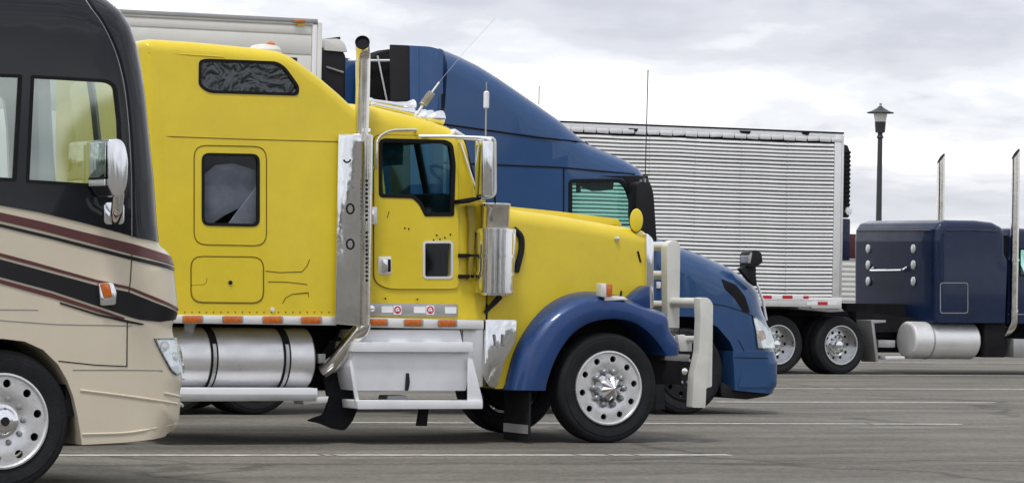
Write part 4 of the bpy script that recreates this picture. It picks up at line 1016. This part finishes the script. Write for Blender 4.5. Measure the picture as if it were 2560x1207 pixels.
    for x, v in ((-30, .35), (-30, 1.5)):
        u_, z_ = fr.uz(x, 420, .35)
        st = put('seat', box((u_ - .2, v, zf - .65), (u_ + .42, v + .58, zf - .18), .06), M['curtaincream'], T); put('backrest', box((u_ - .25, v + .02, zf - .2), (u_ - .08, v + .56, zf + .42), .06), M['curtaincream'], st)
    put('rear_wall', box((fr.uz(-800, 600, .3)[0], .2, zf - .7), (fr.uz(-800, 600, .3)[0] + .04, W - .2, zf + 1.3)), M['curtaincream'], T)
    # wheel, arch, chassis
    Rw = 179 / 369; uw = fr.uz(6, 1052, .04)[0]
    wheel(T, (uw, .04, fr.uz(6, 1052, .04)[1]), Rw, 'flat', .12, 'dome_hub', .165)
    q = wheel(T, (uw, W - .04, Rw), Rw, 'flat', .12, 'dome_hub', .165); q.rotation_euler = (0, .12, math.pi)
    put('wheel_arch', ppx(fr, [(-172, 1030), (-168, 960), (-120, 885), (0, 848), (70, 858), (150, 912), (186, 1030)], .55, 1.95, 0), M['chassis'], T)
    put('arch_liner', ppx(fr, [(183, 985), (194, 1035), (190, 1040), (165, 1040), (165, 960)], .06, .8), M['chassis'], T)
    put('chassis', box((fr.uz(-800, 900)[0], .5, .32), (fr.uz(330, 900)[0], W - .5, .9)), M['chassis'], T)
motorhome()
# ------------------------------------------------------------------ blue aerodynamic lorry
def blue_lorry():
    fr = Frame(1715, 1036); W = 2.46
    T = thing('semi_truck', 'royal blue aerodynamic lorry with sloping roof, between the yellow lorry and the ribbed trailer', 'truck', fr, group=None)
    Bl = M['blue']
    rp = [(1107, 122), (1116, 127), (1150, 141), (1200, 165), (1250, 196), (1300, 230), (1400, 300), (1440, 334), (1470, 357), (1510, 374), (1560, 395), (1600, 418), (1615, 440)]
    S = Shell(fr, rp, [(1641, 600), (1641, 900), (1107, 900)], r=.26, W=W, g=.2)
    win = rnd([(1421, 448), (1556, 447), (1573, 470), (1591, 530), (1594, 580), (1421, 575)], [12, 12, 8, 8, 6, 8])
    B = S.body('cab', Bl, T, [win], skip=[(12, 13)])
    f_ = S.ring('door_window', M['gasket'], T, win, .045, .010, -.03); S.panel('pane', M['glassteal'], f_, win, (), -.006, -.012)
    S.panel('door_pillar', M['gasket'], T, [(1500, 440), 12, 13, (1596, 590), (1592, 530), (1574, 469), (1558, 446)], (), .006, -.004)
    a, b = S.out[12], S.out[13]
    put('windscreen', prism([a, b, (b[0] + .012, b[1]), (a[0] + .012, a[1])], .28, W - .28), M['windshield'], T)
    for v in (.22, W - .22): put('windscreen_pillar', tube([(a[0], v, a[1]), (b[0], v, b[1])], .06, 8), M['gasket'], T)
    S.panel('roof_fairing', Bl, T, [0] + list(range(1, 9)) + [(1470, 359), (1340, 342), (1220, 325), (1109, 310)], (), .010, -.004)
    S.seam('fairing_gap', M['seam_dark'], B, [(1109, 311), (1220, 326), (1340, 343), (1470, 361)], .012, off=.004)
    S.seam('side_gap', M['seam_dark'], B, [(1109, 407), (1180, 410), (1405, 419), (1500, 428), (1610, 440)], .010)
    S.seam('door_gap', M['seam_dark'], B, [(1409, 421), (1409, 580)], .010)
    S.seam('side_gap', M['seam_dark'], B, [(1236, 470), (1236, 700)], .007)
    put('seam_strip', ppx(fr, [(1105, 235), (1110, 235), (1110, 320), (1105, 320)], -.008, .002), M['seam_dark'], B)  # dark strip along the vertical seam
    # side extenders, near and far
    for v0, v1 in ((0.0, .045), (W - .045, W)):
        put('side_extender', prism([fr.uz(x, y, 0) for x, y in rnd([(1024, 114), (1076, 117), (1108, 126), (1108, 900), (1028, 900)], [3, 10, 4, 0, 0])], v0, v1, .012), Bl, T)
        put('rubber_extender', prism([fr.uz(x, y, .01) for x, y in ((976, 112), (1024, 114), (1028, 900), (984, 900))], v0 + .008, v1 - .008, .006), M['blackplastic'], T)
    put('extender_rib', ppx(fr, [(1048, 118), (1053, 118), (1056, 860), (1051, 860)], -.008, .0, .003), Bl, T)
    put('roof_cavity', ppx(fr, [(924, 152), (945, 133), (976, 123), (1010, 124), (1030, 262), (924, 262)], .55, .9, .02), M['chassis'], T)
    put('light_rod', tube([fr.P(870, 152, .5), fr.P(978, 152, .5)], .014, 6), M['label'], T)
    put('light_rod', tube([fr.P(944, 140, .45), fr.P(968, 256, .45)], .010, 6), M['label'], T)
    # hood
    u0, u1 = fr.uz(1600, 700)[0], fr.uz(1942, 800, .3)[0]
    hb = lambda u, z: .03 + .30 * max(0, min(1, (u - u0) / (u1 - u0))) ** 2
    H = Shell(fr, [(1598, 574), (1640, 590), (1700, 614), (1760, 636), (1830, 668), (1878, 700), (1897, 722), (1907, 768), (1922, 806), (1936, 848), (1941, 878)],
              [(1941, 892), (1840, 892), (1836, 880), (1826, 855), (1794, 817), (1760, 799), (1730, 791), (1697, 791), (1655, 803), (1620, 840), (1600, 900)], r=.30, W=W, base=hb, g=.12)
    HB = H.body('hood', Bl, T)
    H.panel('hood_reflection', M['chassis'], HB, rnd([(1803, 697), (1840, 712), (1863, 742), (1875, 782), (1858, 778), (1836, 745), (1812, 722)], 4), (), .004, -.006, g=.08)  # dark reflection on the hood side, laid on as a black panel
    H.seam('crease_shadow', M['seam_dark'], HB, cat([(1650, 772), (1730, 756), (1800, 762), (1850, 776), (1884, 790)], 4), .005)  # thin shadow along the fender crease, drawn as a dark line
    H.seam('hood_gap', M['seam_dark'], HB, cat([(1846, 850), (1862, 880)], 3), .005)
    hp = rnd([(1880, 788), (1902, 800), (1922, 824), (1936, 862), (1936, 870), (1893, 872), (1888, 830)], 4)
    hl = H.panel('headlight', M['chrome'], T, hp, (), .006, -.01, g=.08); H.ring('headlight_trim', M['seam_dark'], hl, hp, .012, .010, -.01)
    H.panel('indicator', M['amber'], hl, rnd([(1896, 826), (1908, 826), (1914, 846), (1902, 852)], 3), (), .012, .0, g=.08); H.panel('lens', M['lens'], hl, hp, (), .022, .018, g=.1)
    put('grille_edge', tube([fr.P(1893, 712, .62), fr.P(1907, 750, .62), fr.P(1916, 800, .62)], .016, 8), M['alubright'], HB)
    put('badge_plate', ppx(fr, rr(1638, 704, 1652, 720, 2), .02, .04, .003), M['label'], HB)
    Bu = Shell(fr, [(1941, 879), (1947, 900), (1946, 962), (1934, 985)], [(1838, 975), (1832, 877)], r=.22, W=W, base=lambda u, z: .0, g=.12)
    BB = Bu.body('bumper', Bl, T); Bu.panel('bumper_inset', Bl, BB, rnd([(1853, 936), (1940, 934), (1938, 966), (1844, 968)], 4), (), .012, -.002)
    Bu.seam('bumper_crease', M['seam_dark'], BB, [(1836, 893), (1944, 895)], .005)
    put('air_dam', ppx(fr, rnd([(1800, 952), (1838, 972), (1934, 980), (1916, 990), (1866, 998), (1804, 990)], 4), .08, W - .08, .04), M['blackplastic'], T)
    # hood mirror
    hm = put('hood_mirror', ppx(fr, rnd([(1872, 632), (1888, 624), (1904, 632), (1907, 656), (1892, 666), (1870, 668)], 5), .12, .32, .02, 3), M['blackplastic'], T)
    put('stalk', ppx(fr, rnd([(1850, 672), (1872, 660), (1890, 660), (1890, 690), (1893, 716), (1876, 704)], 3), .18, .26, .01), M['blackplastic'], hm)
    put('mirror_glass', ppx(fr, rnd([(1871, 640), (1878, 630), (1881, 632), (1876, 658), (1871, 658)], 2), .115, .30, .003), M['alugrey'], hm)
    sm = put('side_mirror', ppx(fr, rnd([(1592, 458), (1612, 452), (1630, 478), (1636, 540), (1637, 612), (1606, 604), (1590, 540)], 8), -.22, -.02, .03, 3), M['blackplastic'], T)
    put('mirror_arm', tube([fr.P(1600, 470, -.1), fr.P(1585, 470, .03)], .02, 8), M['blackplastic'], sm)
    for x, y in ((1601, 449), (1611, 447)): put('roof_clip', ppx(fr, rr(x, y, x + 4, y + 10, 1), -.02, .01), M['alugrey'], sm)
    put('whip_antenna', tube([fr.P(1613, 440, .25), fr.P(1620, 175, .25)], .006, 5), M['blackplastic'], T)
    put('whip_antenna', tube([fr.P(1347, 262, .3), fr.P(1348, 215, .3)], .006, 5), M['alugrey'], T)
    put('gps_puck', ppx(fr, [(1332, 270), (1358, 279), (1358, 282), (1332, 274)], .3, .34), M['label'], T)
    # inside
    ub = fr.uz(1400, 500)[0]; uf = fr.uz(1636, 590)[0]; zs = fr.uz(1500, 575, .1)[1]
    put('cab_floor', box((ub, .12, zs - .6), (uf, W - .12, zs - .55)), M['dark'], B)
    put('dashboard', box((uf - .55, .2, zs - .5), (uf - .02, W - .2, zs + .02), .05), M['dark'], B)
    put('visor', ppx(fr, rnd([(1470, 438), (1536, 442), (1533, 474), (1500, 478), (1472, 468)], 5), .35, .55, .02), M['dark'], B)
    put('visor', ppx(fr, rr(1444, 450, 1452, 482, 3), .3, .34), M['dark'], B)
    put('back_curtain', box((ub - .02, .1, zs - .5), (ub, W - .1, zs + 1.2)), M['dark'], B)
    # wheels
    Rw = .492; cy = 1036 - Rw * 218; u_ = fr.uz(1715, cy, .04)[0]
    wheel(T, (u_, .04, Rw), Rw, 'flat', .2, 'cap_hub', .14, dark=True); q = wheel(T, (u_, W - .04, Rw), Rw, 'flat', .2, 'cap_hub', .14); q.rotation_euler = (0, .2, math.pi)
    for x in (640, 430):
        uu = fr.uz(x, 900, .04)[0]; wheel(T, (uu, .04, Rw), Rw, 'deep', .2, 'cap_hub', .15, dual=True); q = wheel(T, (uu, W - .04, Rw), Rw, 'deep', .2, 'cap_hub', .15, dual=True); q.rotation_euler = (0, .2, math.pi)
    put('wheel_arch', ppx(fr, [(1600, 960), (1610, 860), (1660, 805), (1730, 795), (1795, 822), (1836, 890), (1838, 960)], .45, 2.0), M['chassis'], T)
    ufl = fr.uz(1738, 960, .05)[0]; put('mud_flap', ppx(fr, [(1640, 880), (1660, 880), (1664, 1024), (1640, 1024)], .02, .6, .01), M['rubber'], T)
    put('chassis', box((fr.uz(380, 900)[0], .6, .45), (fr.uz(1860, 900)[0], W - .6, 1.1)), M['chassis'], T)
    # ---------------- white refrigerated trailer it pulls
    R = thing('semi_trailer', 'white refrigerated trailer with plain flush sides behind the yellow sleeper', 'trailer', fr)
    v0 = -.05; W2 = 2.55
    uF = fr.uz(803, 100, v0)[0]; zT = fr.uz(803, 52, v0)[1]; uR = uF - 14.6; zB = 1.05
    zy = lambda y: fr.uz(784, y, v0)[1]
    put('box_body', box((uR, v0 + .01, zB), (uF - .02, v0 + W2 - .01, zT - .03), .01), M['trailerwhite'], R)
    put('top_rail', box((uR, v0 - .012, zy(64)), (uF - .10, v0 + .03, zT), .006), M['alubright'], R)
    put('cap_rail', box((uR, v0 - .022, zT - .035), (uF - .05, v0 + .05, zT + .012), .006), M['alugrey'], R)
    hgt = [zy(66), zy(89), zy(139), zy(300), zB + .3]
    for z1, z2 in zip(hgt, hgt[1:]): put('side_panel', box((uR + .05, v0 - .004, z2 + .008), (uF - .115, v0 + .02, z1 - .008), .004), M['trailerwhite'], R)
    put('bottom_rail', box((uR, v0 - .012, zB - .05), (uF - .1, v0 + .03, zB + .29), .006), M['alubright'], R)
    put('corner_post', box((uF - .11, v0 - .016, zB), (uF - .055, v0 + .05, zT - .05), .006), M['alubright'], R)
    put('corner_post', box((uF - .05, v0 - .004, zB), (uF + .012, v0 + .05, zT - .02), .01), M['trailerwhite'], R)
    put('red_edge', box((uF + .013, v0 + .03, zB), (uF + .02, v0 + .07, zy(125))), M['redpanel'], R)
    m_ = put('marker_lamp', ppx(fr, rr(738, 50, 763, 57, 2), v0 - .05, v0 - .02, .004), M['amber'], R)
    put('lamp_base', ppx(fr, rr(734, 49, 784, 58, 2), v0 - .028, v0 - .02, .002), M['alugrey'], m_)
    put('yellow_reflector', ppx(fr, rr(743, 59, 762, 66, 1), v0 - .018, v0 - .010), M['yellow'], R)
    ru = put('refrigeration_unit', prism([(uF + .012, zy(330)), (uF + .5, zy(320)), (uF + .5, zy(128)), (uF + .42, zy(115)), (uF + .012, zy(112))], v0 + .28, v0 + 2.27, .05, 3), M['blackplastic'], R)
    u2 = fr.uz(868, 120, v0 + .28)[0]
    ru.data.transform(Matrix.Translation((uF, 0, 0)) @ Matrix.Diagonal(((u2 - uF) / .5, 1, 1, 1)) @ Matrix.Translation((-uF, 0, 0)))
    put('unit_cowl', prism([fr.uz(x, y, v0 + .26) for x, y in rnd([(812, 126), (812, 98), (846, 97), (862, 108), (869, 131)], [0, 2, 8, 8, 2])], v0 + .26, v0 + 2.29, .04, 3), M['trailerwhite'], ru)
    put('unit_lid', prism([fr.uz(x, y, v0 + .5) for x, y in ((814, 98), (851, 92), (853, 98), (840, 102))], v0 + .5, v0 + 2.0, .01), M['blackplastic'], ru)
    put('unit_trim', tube([fr.P(816, 168, v0 + .27), fr.P(858, 182, v0 + .27)], .012, 6), M['alugrey'], ru)
    for s in (0, 1):
        put('landing_leg', box((uF - 3.0, v0 + .25 + s * 1.9, .12), (uF - 2.85, v0 + .4 + s * 1.9, zB)), M['chassis'], R)
    for k in range(2):
        uu = uR + 1.4 + 1.25 * k; wheel(R, (uu, v0 + .08, Rw), Rw, 'deep', .3, 'cap_hub', .15, dual=True); q = wheel(R, (uu, v0 + W2 - .08, Rw), Rw, 'deep', .3, 'cap_hub', .15, dual=True); q.rotation_euler = (0, .3, math.pi)
blue_lorry()
# ------------------------------------------------------------------ navy lorry and its ribbed trailer
def navy_lorry():
    fr = Frame(2103, 936, math.radians(28.5)); W = 2.55
    T = thing('semi_truck', 'dark navy lorry with twin chrome stacks and a box sleeper at the right', 'truck', fr)
    Nv = M['navy']
    S = Shell(fr, [(2333, 806), (2333, 600), (2335, 573), (2345, 557), (2366, 550), (2440, 551), (2482, 556), (2503, 567), (2511, 585), (2512, 640)], [(2512, 807)], r=.13, W=W, g=.15)
    B = S.body('sleeper', Nv, T)
    ur = S.out[1][0]
    S.seam('roof_moulding', M['navyroof'], B, [(2338, 576), (2420, 575), (2508, 579)], .014)
    S.seam('corner_moulding', M['navyroof'], B, [(2340, 580), (2341, 800)], .010)
    put('rear_moulding', tube([(ur - .002, .14, S.out[2][1] - .02), (ur - .002, W - .14, S.out[2][1] - .02)], .012, 6), M['navyroof'], B)
    for x in (2171, 2284):
        for y in (622, 662, 703):
            c = fr.at_u(x, y, ur); lm = put('marker_lamp', lathe((0, 0, 0), (-1, 0, 0), [(0, .062), (.02, .06), (.028, .045), (.03, 0)], 18), M['alubright'], T, loc=c); lm.scale = (1, .95, 1.3)
            put('lens', lathe((-.03, 0, 0), (-1, 0, 0), [(0, .040), (.01, .032), (.014, 0)], 14), M['lens'], lm)
    a, b = fr.at_u(2184, 676, ur), fr.at_u(2266, 675, ur)
    put('grab_bar', tube(bend([a + Vector((0, 0, .05)), a + Vector((-.08, 0, 0)), b + Vector((-.08, 0, 0)), b + Vector((0, 0, .05))], .05), .020, 8), M['chrome'], T)
    hp = rr(2350, 706, 2420, 783, 7)
    S.ring('side_hatch', M['alugrey'], T, hp, .012, .006, 0)
    h_ = [o for o in T.children if o.name.startswith('side_hatch')][0]
    S.panel('hatch_skin', Nv, h_, rr(2353, 709, 2417, 780, 6), (), .004)
    # cab beyond the frame edge
    C = Shell(fr, [(2518, 640), (2518, 590), (2524, 573), (2545, 570), (2640, 578), (2706, 600), (2724, 620)], [(2760, 690), (2766, 690), (2766, 812), (2518, 808)], r=.12, W=W, base=lambda u, z: .12, g=.15)
    win = rnd([(2548, 620), (2690, 624), (2716, 680), (2716, 694), (2548, 690)], 6)
    CB = C.body('cab', Nv, T, [win], skip=[(6, 7)])
    f_ = C.ring('door_window', M['gasket'], T, win, .03, .008, -.02); C.panel('pane', M['glassteal'], f_, win, (), -.005, -.010)
    a, b = C.out[6], C.out[7]; put('windscreen', prism([a, b, (b[0] + .012, b[1]), (a[0] + .012, a[1])], .26, W - .26), M['windshield'], T)
    C.seam('cab_moulding', M['alugrey'], CB, [(2520, 785), (2764, 790)], .008)
    put('hood', ppx(fr, rnd([(2766, 696), (3090, 735), (3096, 820), (2980, 812), (2766, 812)], 6), .35, W - .35, .08, 3), Nv, T)
    put('gap_boot', ppx(fr, [(2511, 590), (2520, 590), (2520, 800), (2511, 800)], .2, W - .2), M['blackplastic'], T)
    # stacks
    def stack(px, ytop, ybot, v, elbow):
        u_, zt = fr.uz(px, ytop, v); _, zb = fr.uz(px, ybot, v); r_ = .075
        bm = bmesh.new(); n = 20; rings = []
        path = [(u_, v, zt), (u_, v, zb)]
        for k, z in enumerate((zt, zt - .3, zb + .3, zb)):
            rings.append([bm.verts.new((u_ + r_ * math.cos(6.2832 * j / n), v + r_ * math.sin(6.2832 * j / n), z + (0.10 * math.cos(6.2832 * j / n) - .02 * math.sin(6.2832 * j / n) if k == 0 else 0))) for j in range(n)])
        for A, B_ in zip(rings, rings[1:]):
            for j in range(n): bm.faces.new((A[j], A[(j + 1) % n], B_[(j + 1) % n], B_[j]))
        st = put('exhaust_stack', bm, M['pipe'], T)
        bm = bmesh.new(); q = [bm.verts.new((u_ + .062 * math.cos(6.2832 * j / n), v + .062 * math.sin(6.2832 * j / n), zt - .004 + .082 * math.cos(6.2832 * j / n))) for j in range(n)]
        bm.faces.new(q); put('pipe_mouth', bm, M['seam_dark'], st)
        for z in (zb + .02, zb + .9): put('clamp', lathe((u_, v, z), (0, 0, 1), [(0, r_ + .004), (.0, r_ + .012), (.035, r_ + .012), (.035, r_ + .004)], 18), M['chrome'], st)
        if elbow: put('elbow_pipe', tube(bend([(u_, v, zb + .02), (u_, v, zb - .25), (u_ - .15, v + .25, zb - .42)], .2), .078, 14), M['pipe'], st)
    stack(2540, 384, 782, .06, True)
    vf = W - .06; stack(2353, 395, 800, vf, False)
    # tank, boxes
    vt = .36; zt, zb = fr.uz(2360, 804, vt)[1], fr.uz(2360, 897, vt)[1]; r_ = (zt - zb) / 2
    u0, u1 = fr.uz(2291, 850, vt - r_)[0], fr.uz(2455, 850, vt - r_)[0]; zc_ = (zt + zb) / 2
    tk = put('fuel_tank', lathe((u0, vt, zc_), (1, 0, 0), [(0, 0), (.0, r_ * .8), (.012, r_ * .92), (.04, r_), (u1 - u0 - .04, r_), (u1 - u0, r_ * .9), (u1 - u0, 0)], 44), M['alubright'], T)
    us = fr.uz(2336, 850, vt - r_)[0]; put('strap', lathe((us, vt, zc_), (1, 0, 0), [(0, r_ + .001), (0, r_ + .006), (.03, r_ + .006), (.03, r_ + .001)], 40), M['alugrey'], tk)
    put('toolbox', ppx(fr, [(2462, 808), (2514, 808), (2514, 893), (2462, 893)], .05, .6, .02), M['chassis'], T)
    put('cab_step', ppx(fr, [(2534, 846), (2690, 850), (2690, 894), (2534, 893)], .04, .5, .02), M['alugrey'], T)
    put('quarter_fender', ppx(fr, [(2178, 800), (2215, 800), (2215, 806), (2186, 808), (2197, 903), (2190, 905)], .05, .5, .006), M['alugrey'], T)
    put('battery_shelf', ppx(fr, [(2196, 850), (2238, 850), (2238, 868), (2196, 868)], .2, .6, .008), M['alugrey'], T)
    put('side_rail', ppx(fr, [(2214, 890), (2262, 890), (2262, 898), (2214, 898)], .1, .5, .006), M['alubright'], T)
    put('fifth_wheel', ppx(fr, [(1975, 772), (2118, 776), (2124, 790), (1970, 790)], .55, 1.85, .02), M['chassis'], T)
    put('frame_rail', box((fr.uz(1840, 850)[0], .75, .62), (fr.uz(2950, 850)[0], .87, .98)), M['chassis'], T); put('frame_rail', box((fr.uz(1840, 850)[0], W - .87, .62), (fr.uz(2950, 850)[0], W - .75, .98)), M['chassis'], T)
    put('gearbox', box((fr.uz(2190, 850)[0], .9, .36), (fr.uz(2900, 850)[0], W - .9, 1.2)), M['chassis'], T)
    put('deck_plate', ppx(fr, [(2140, 778), (2335, 800), (2335, 830), (2140, 830)], .6, 1.8), M['chassis'], T)
    Rw = .495
    for x in (2103, 1946):
        u_ = fr.uz(x, 863, .05)[0]; wheel(T, (u_, .05, Rw), Rw, 'deep', .25, 'cap_hub', .15, dual=True); q = wheel(T, (u_, W - .05, Rw), Rw, 'deep', .25, 'cap_hub', .15, dual=True); q.rotation_euler = (0, .2, math.pi)
    u_ = fr.uz(2960, 870, .05)[0]; wheel(T, (u_, .05, Rw), Rw, 'flat', .2, 'cap_hub', .14); q = wheel(T, (u_, W - .05, Rw), Rw, 'flat', .2, 'cap_hub', .14); q.rotation_euler = (0, .2, math.pi)
    # ---------------- ribbed silver trailer
    R = thing('semi_trailer', 'silver trailer with horizontally ribbed metal sides and dented top rail, pulled by the navy lorry', 'trailer', fr)
    W2 = 2.5; v0 = -.03; uF = fr.uz(2106, 500, v0)[0]; zy = lambda y, x=2085: fr.uz(x, y, v0)[1]; zT = zy(332, 2106); zB = zy(771, 2106); uR = uF - 13.6
    put('box_body', box((uR, v0 + .01, zB + .02), (uF - .01, v0 + W2 - .01, zT - .02)), M['chassis'], R)  # black so the gaps carry the ribs' shadow in their colour
    z1, z0 = zy(359), zy(752); nrib = 42; pit = (z1 - z0) / nrib; ur_ = uF - .20
    prof = [(0, .0), (-.014, .02), (-.031, .10), (-.036, .22), (-.033, .36), (-.022, .60), (-.010, .82), (0, .86)]
    bm = bmesh.new(); rows = []
    segs = [uR + .1 + (ur_ - uR - .1) * i / 26 for i in range(27)]
    for u_ in segs: jz, jv = random.uniform(-.006, .006), random.uniform(-.004, .004); rows.append([bm.verts.new((u_, v0 + d_ + (jv if d_ else 0), f_ * pit + jz)) for d_, f_ in prof])
    for A, B_ in zip(rows, rows[1:]):
        for j in range(len(prof) - 1): bm.faces.new((A[j], A[j + 1], B_[j + 1], B_[j]))
    for e in (rows[0], rows[-1]): bm.faces.new(e)
    random.seed(11)
    first = put('rib', bm, M['rib'], R, 50); first.location = (0, 0, z0)
    for k in range(1, nrib):
        o = first.copy(); link(o); o.parent = R; o.location = (0, random.uniform(-.003, .003), z0 + pit * k + random.uniform(-.004, .004))
    put('top_band', box((uR, v0 - .018, zy(351)), (uF - .02, v0 + .03, zT - .02), .004), M['alubright'], R)
    for i in range(34):                          # battered fold along the lower edge of the band
        ua = uF - .25 - .24 * i
        put('dented_lip', prism([(ua, zy(351) - .03), (ua + .22, zy(351) - .03 + random.uniform(-.01, .012)), (ua + .22, zy(351) + .05), (ua, zy(351) + .045)], v0 - .034 + random.uniform(-.006, .01), v0 - .010, .008), M['alubright'], R)
    put('cap_rail', box((uR, v0 - .026, zT - .022), (uF, v0 + .06, zT + .006), .004), M['chassis'], R)
    for x, wd_ in ((1572, 24), (1850, 28), (2005, 20)):
        put('edge_damage', ppx(fr, [(x, 321 + (x - 1572) * .02), (x + wd_, 322 + (x - 1572) * .02), (x + wd_ - 4, 330 + (x - 1572) * .02), (x + 3, 327 + (x - 1572) * .02)], v0 - .03, v0 + .02), M['chassis'], R)
    put('corner_post', box((uF - .185, v0 - .02, zB), (uF - .04, v0 + .05, zT - .02), .012), M['alubright'], R)
    put('corner_post', box((uF - .035, v0 - .012, zB + .02), (uF + .012, v0 + .06, zT - .05), .008), M['alu'], R)
    for x in (1620, 1735, 1850, 1965):
        u_ = fr.uz(x, 500, v0)[0]; put('panel_joint', box((u_ - .004, v0 - .028, z0), (u_ + .004, v0, z1)), M['alugrey'], R)
    br = put('bottom_rail', box((uR, v0 - .025, zy(768, 2100)), (uF - .19, v0 + .04, zy(742, 2040) - .0), .006), M['alubright'], R)
    put('bottom_rail', box((uF - .60, v0 - .030, zB), (uF, v0 + .04, zy(744, 2100)), .006), M['alubright'], R)
    for i, (xa, xb, ya, rd) in enumerate(((1908, 1929, 738, 1), (1930, 1956, 738, 0), (1957, 1981, 738, 1), (1982, 2008, 738, 0), (2009, 2022, 738, 1), (2018, 2044, 754, 0), (2045, 2069, 754, 1), (2070, 2092, 754, 0))):
        put('reflective_strip', ppx(fr, [(xa, ya), (xb, ya + .2), (xb, ya + 8.2), (xa, ya + 8)], v0 - .036, v0 - .028), M['red'] if rd else M['label'], R)
    put('coupler_plate', ppx(fr, rnd([(1990, 762), (2104, 770), (2110, 778), (2078, 780), (1998, 772)], 2), v0 + .02, v0 + 2.3, .004), M['alugrey'], R)
    vu = v0 + .24; uu = fr.uz(2128, 500, vu)[0]
    ru = put('refrigeration_unit', prism([(uF + .012, zy(650)), (uu, zy(650)), (uu, zy(545)), (uF + .012, zy(545))], vu, v0 + 2.25, .03, 3), M['navy'], R)
    put('upper_grille', prism([(uF + .012, zy(542)), (uu - .01, zy(542)), (uu - .01, zy(378)), (uu - .06, zy(360)), (uF + .012, zy(354))], vu + .02, v0 + 2.23, .03, 3), M['blackplastic'], ru)
    for k in range(15):
        z_ = zy(532 - 11 * k); put('grille_louvre', box((uF + .03, vu - .006, z_ - .02), (uu - .02, vu + .03, z_ + .02), .008), M['alugrey'] if False else M['chassis'], ru)
    put('work_lamp', lathe((uu - .06, vu - .0, zy(526)), (0, -1, 0), [(-.02, .07), (.03, .065), (.04, 0)], 16), M['label'], ru)
    for s in (0, 1): put('landing_leg', box((uF - 3.2, v0 + .3 + s * 1.7, .15), (uF - 3.05, v0 + .45 + s * 1.7, zB)), M['chassis'], R)
    for k in range(2):
        q_ = uR + 1.4 + 1.25 * k; wheel(R, (q_, v0 + .08, Rw), Rw, 'deep', .3, 'cap_hub', .15, dual=True); q = wheel(R, (q_, v0 + W2 - .08, Rw), Rw, 'deep', .3, 'cap_hub', .15, dual=True); q.rotation_euler = (0, .3, math.pi)
M['rib'] = paint('ribbed_aluminium', (.80, .80, .79), .34, .35, 0, .05, .8, .04, 12, (1, 3, 10), dirt=.2, dirtcol=(.5, .49, .46))
navy_lorry()
# ------------------------------------------------------------------ far box lorry in the gap
def far_lorry():
    fr = Frame(2128, 850); W = 2.4
    T = thing('box_truck', 'white ribbed box lorry with dark red top band between silver trailer and navy sleeper', 'truck', fr)
    u0, u1 = fr.uz(2128, 700)[0] - 4.6, fr.uz(2165, 700)[0]; z = lambda y: fr.uz(2132, y)[1]
    put('box_body', box((u0, .01, z(772)), (u1 - .01, W - .01, z(588))), M['trailerwhite'], T)
    put('red_band', box((u0, -.012, z(646)), (u1, W + .012, z(585)), .02), M['redpanel'], T)
    put('rail', box((u0, -.018, z(651)), (u1 + .004, .02, z(646)), .004), M['alugrey'], T)
    for k in range(9):
        y = 658 + 12.4 * k; put('rib', box((u0, -.03, z(y + 8)), (u1, .0, z(y)), .012), M['trailerwhite'], T)
    put('chassis', box((u0 + .2, .5, .45), (u1 + 2.2, W - .5, z(772) - .02)), M['chassis'], T)
    c = put('cab', prism([(u1 + .15, .55), (u1 + 2.1, .55), (u1 + 2.1, 1.3), (u1 + 1.75, 2.1), (u1 + .15, 2.1)], .1, W - .1, .08, 3), M['trailerwhite'], T)
    put('cab_window', prism([(u1 + .7, 1.4), (u1 + 1.85, 1.4), (u1 + 1.6, 1.95), (u1 + .7, 1.95)], .085, .12, .02), M['glassdark'], c)
    for u_ in (u0 + 1.0, u1 + 1.2):
        for v, rz in ((.05, 0), (W - .05, math.pi)): q = wheel(T, (u_, v, .45), .45, 'deep', .2, 'cap_hub', .15); q.rotation_euler = (0, .2, rz)
far_lorry()
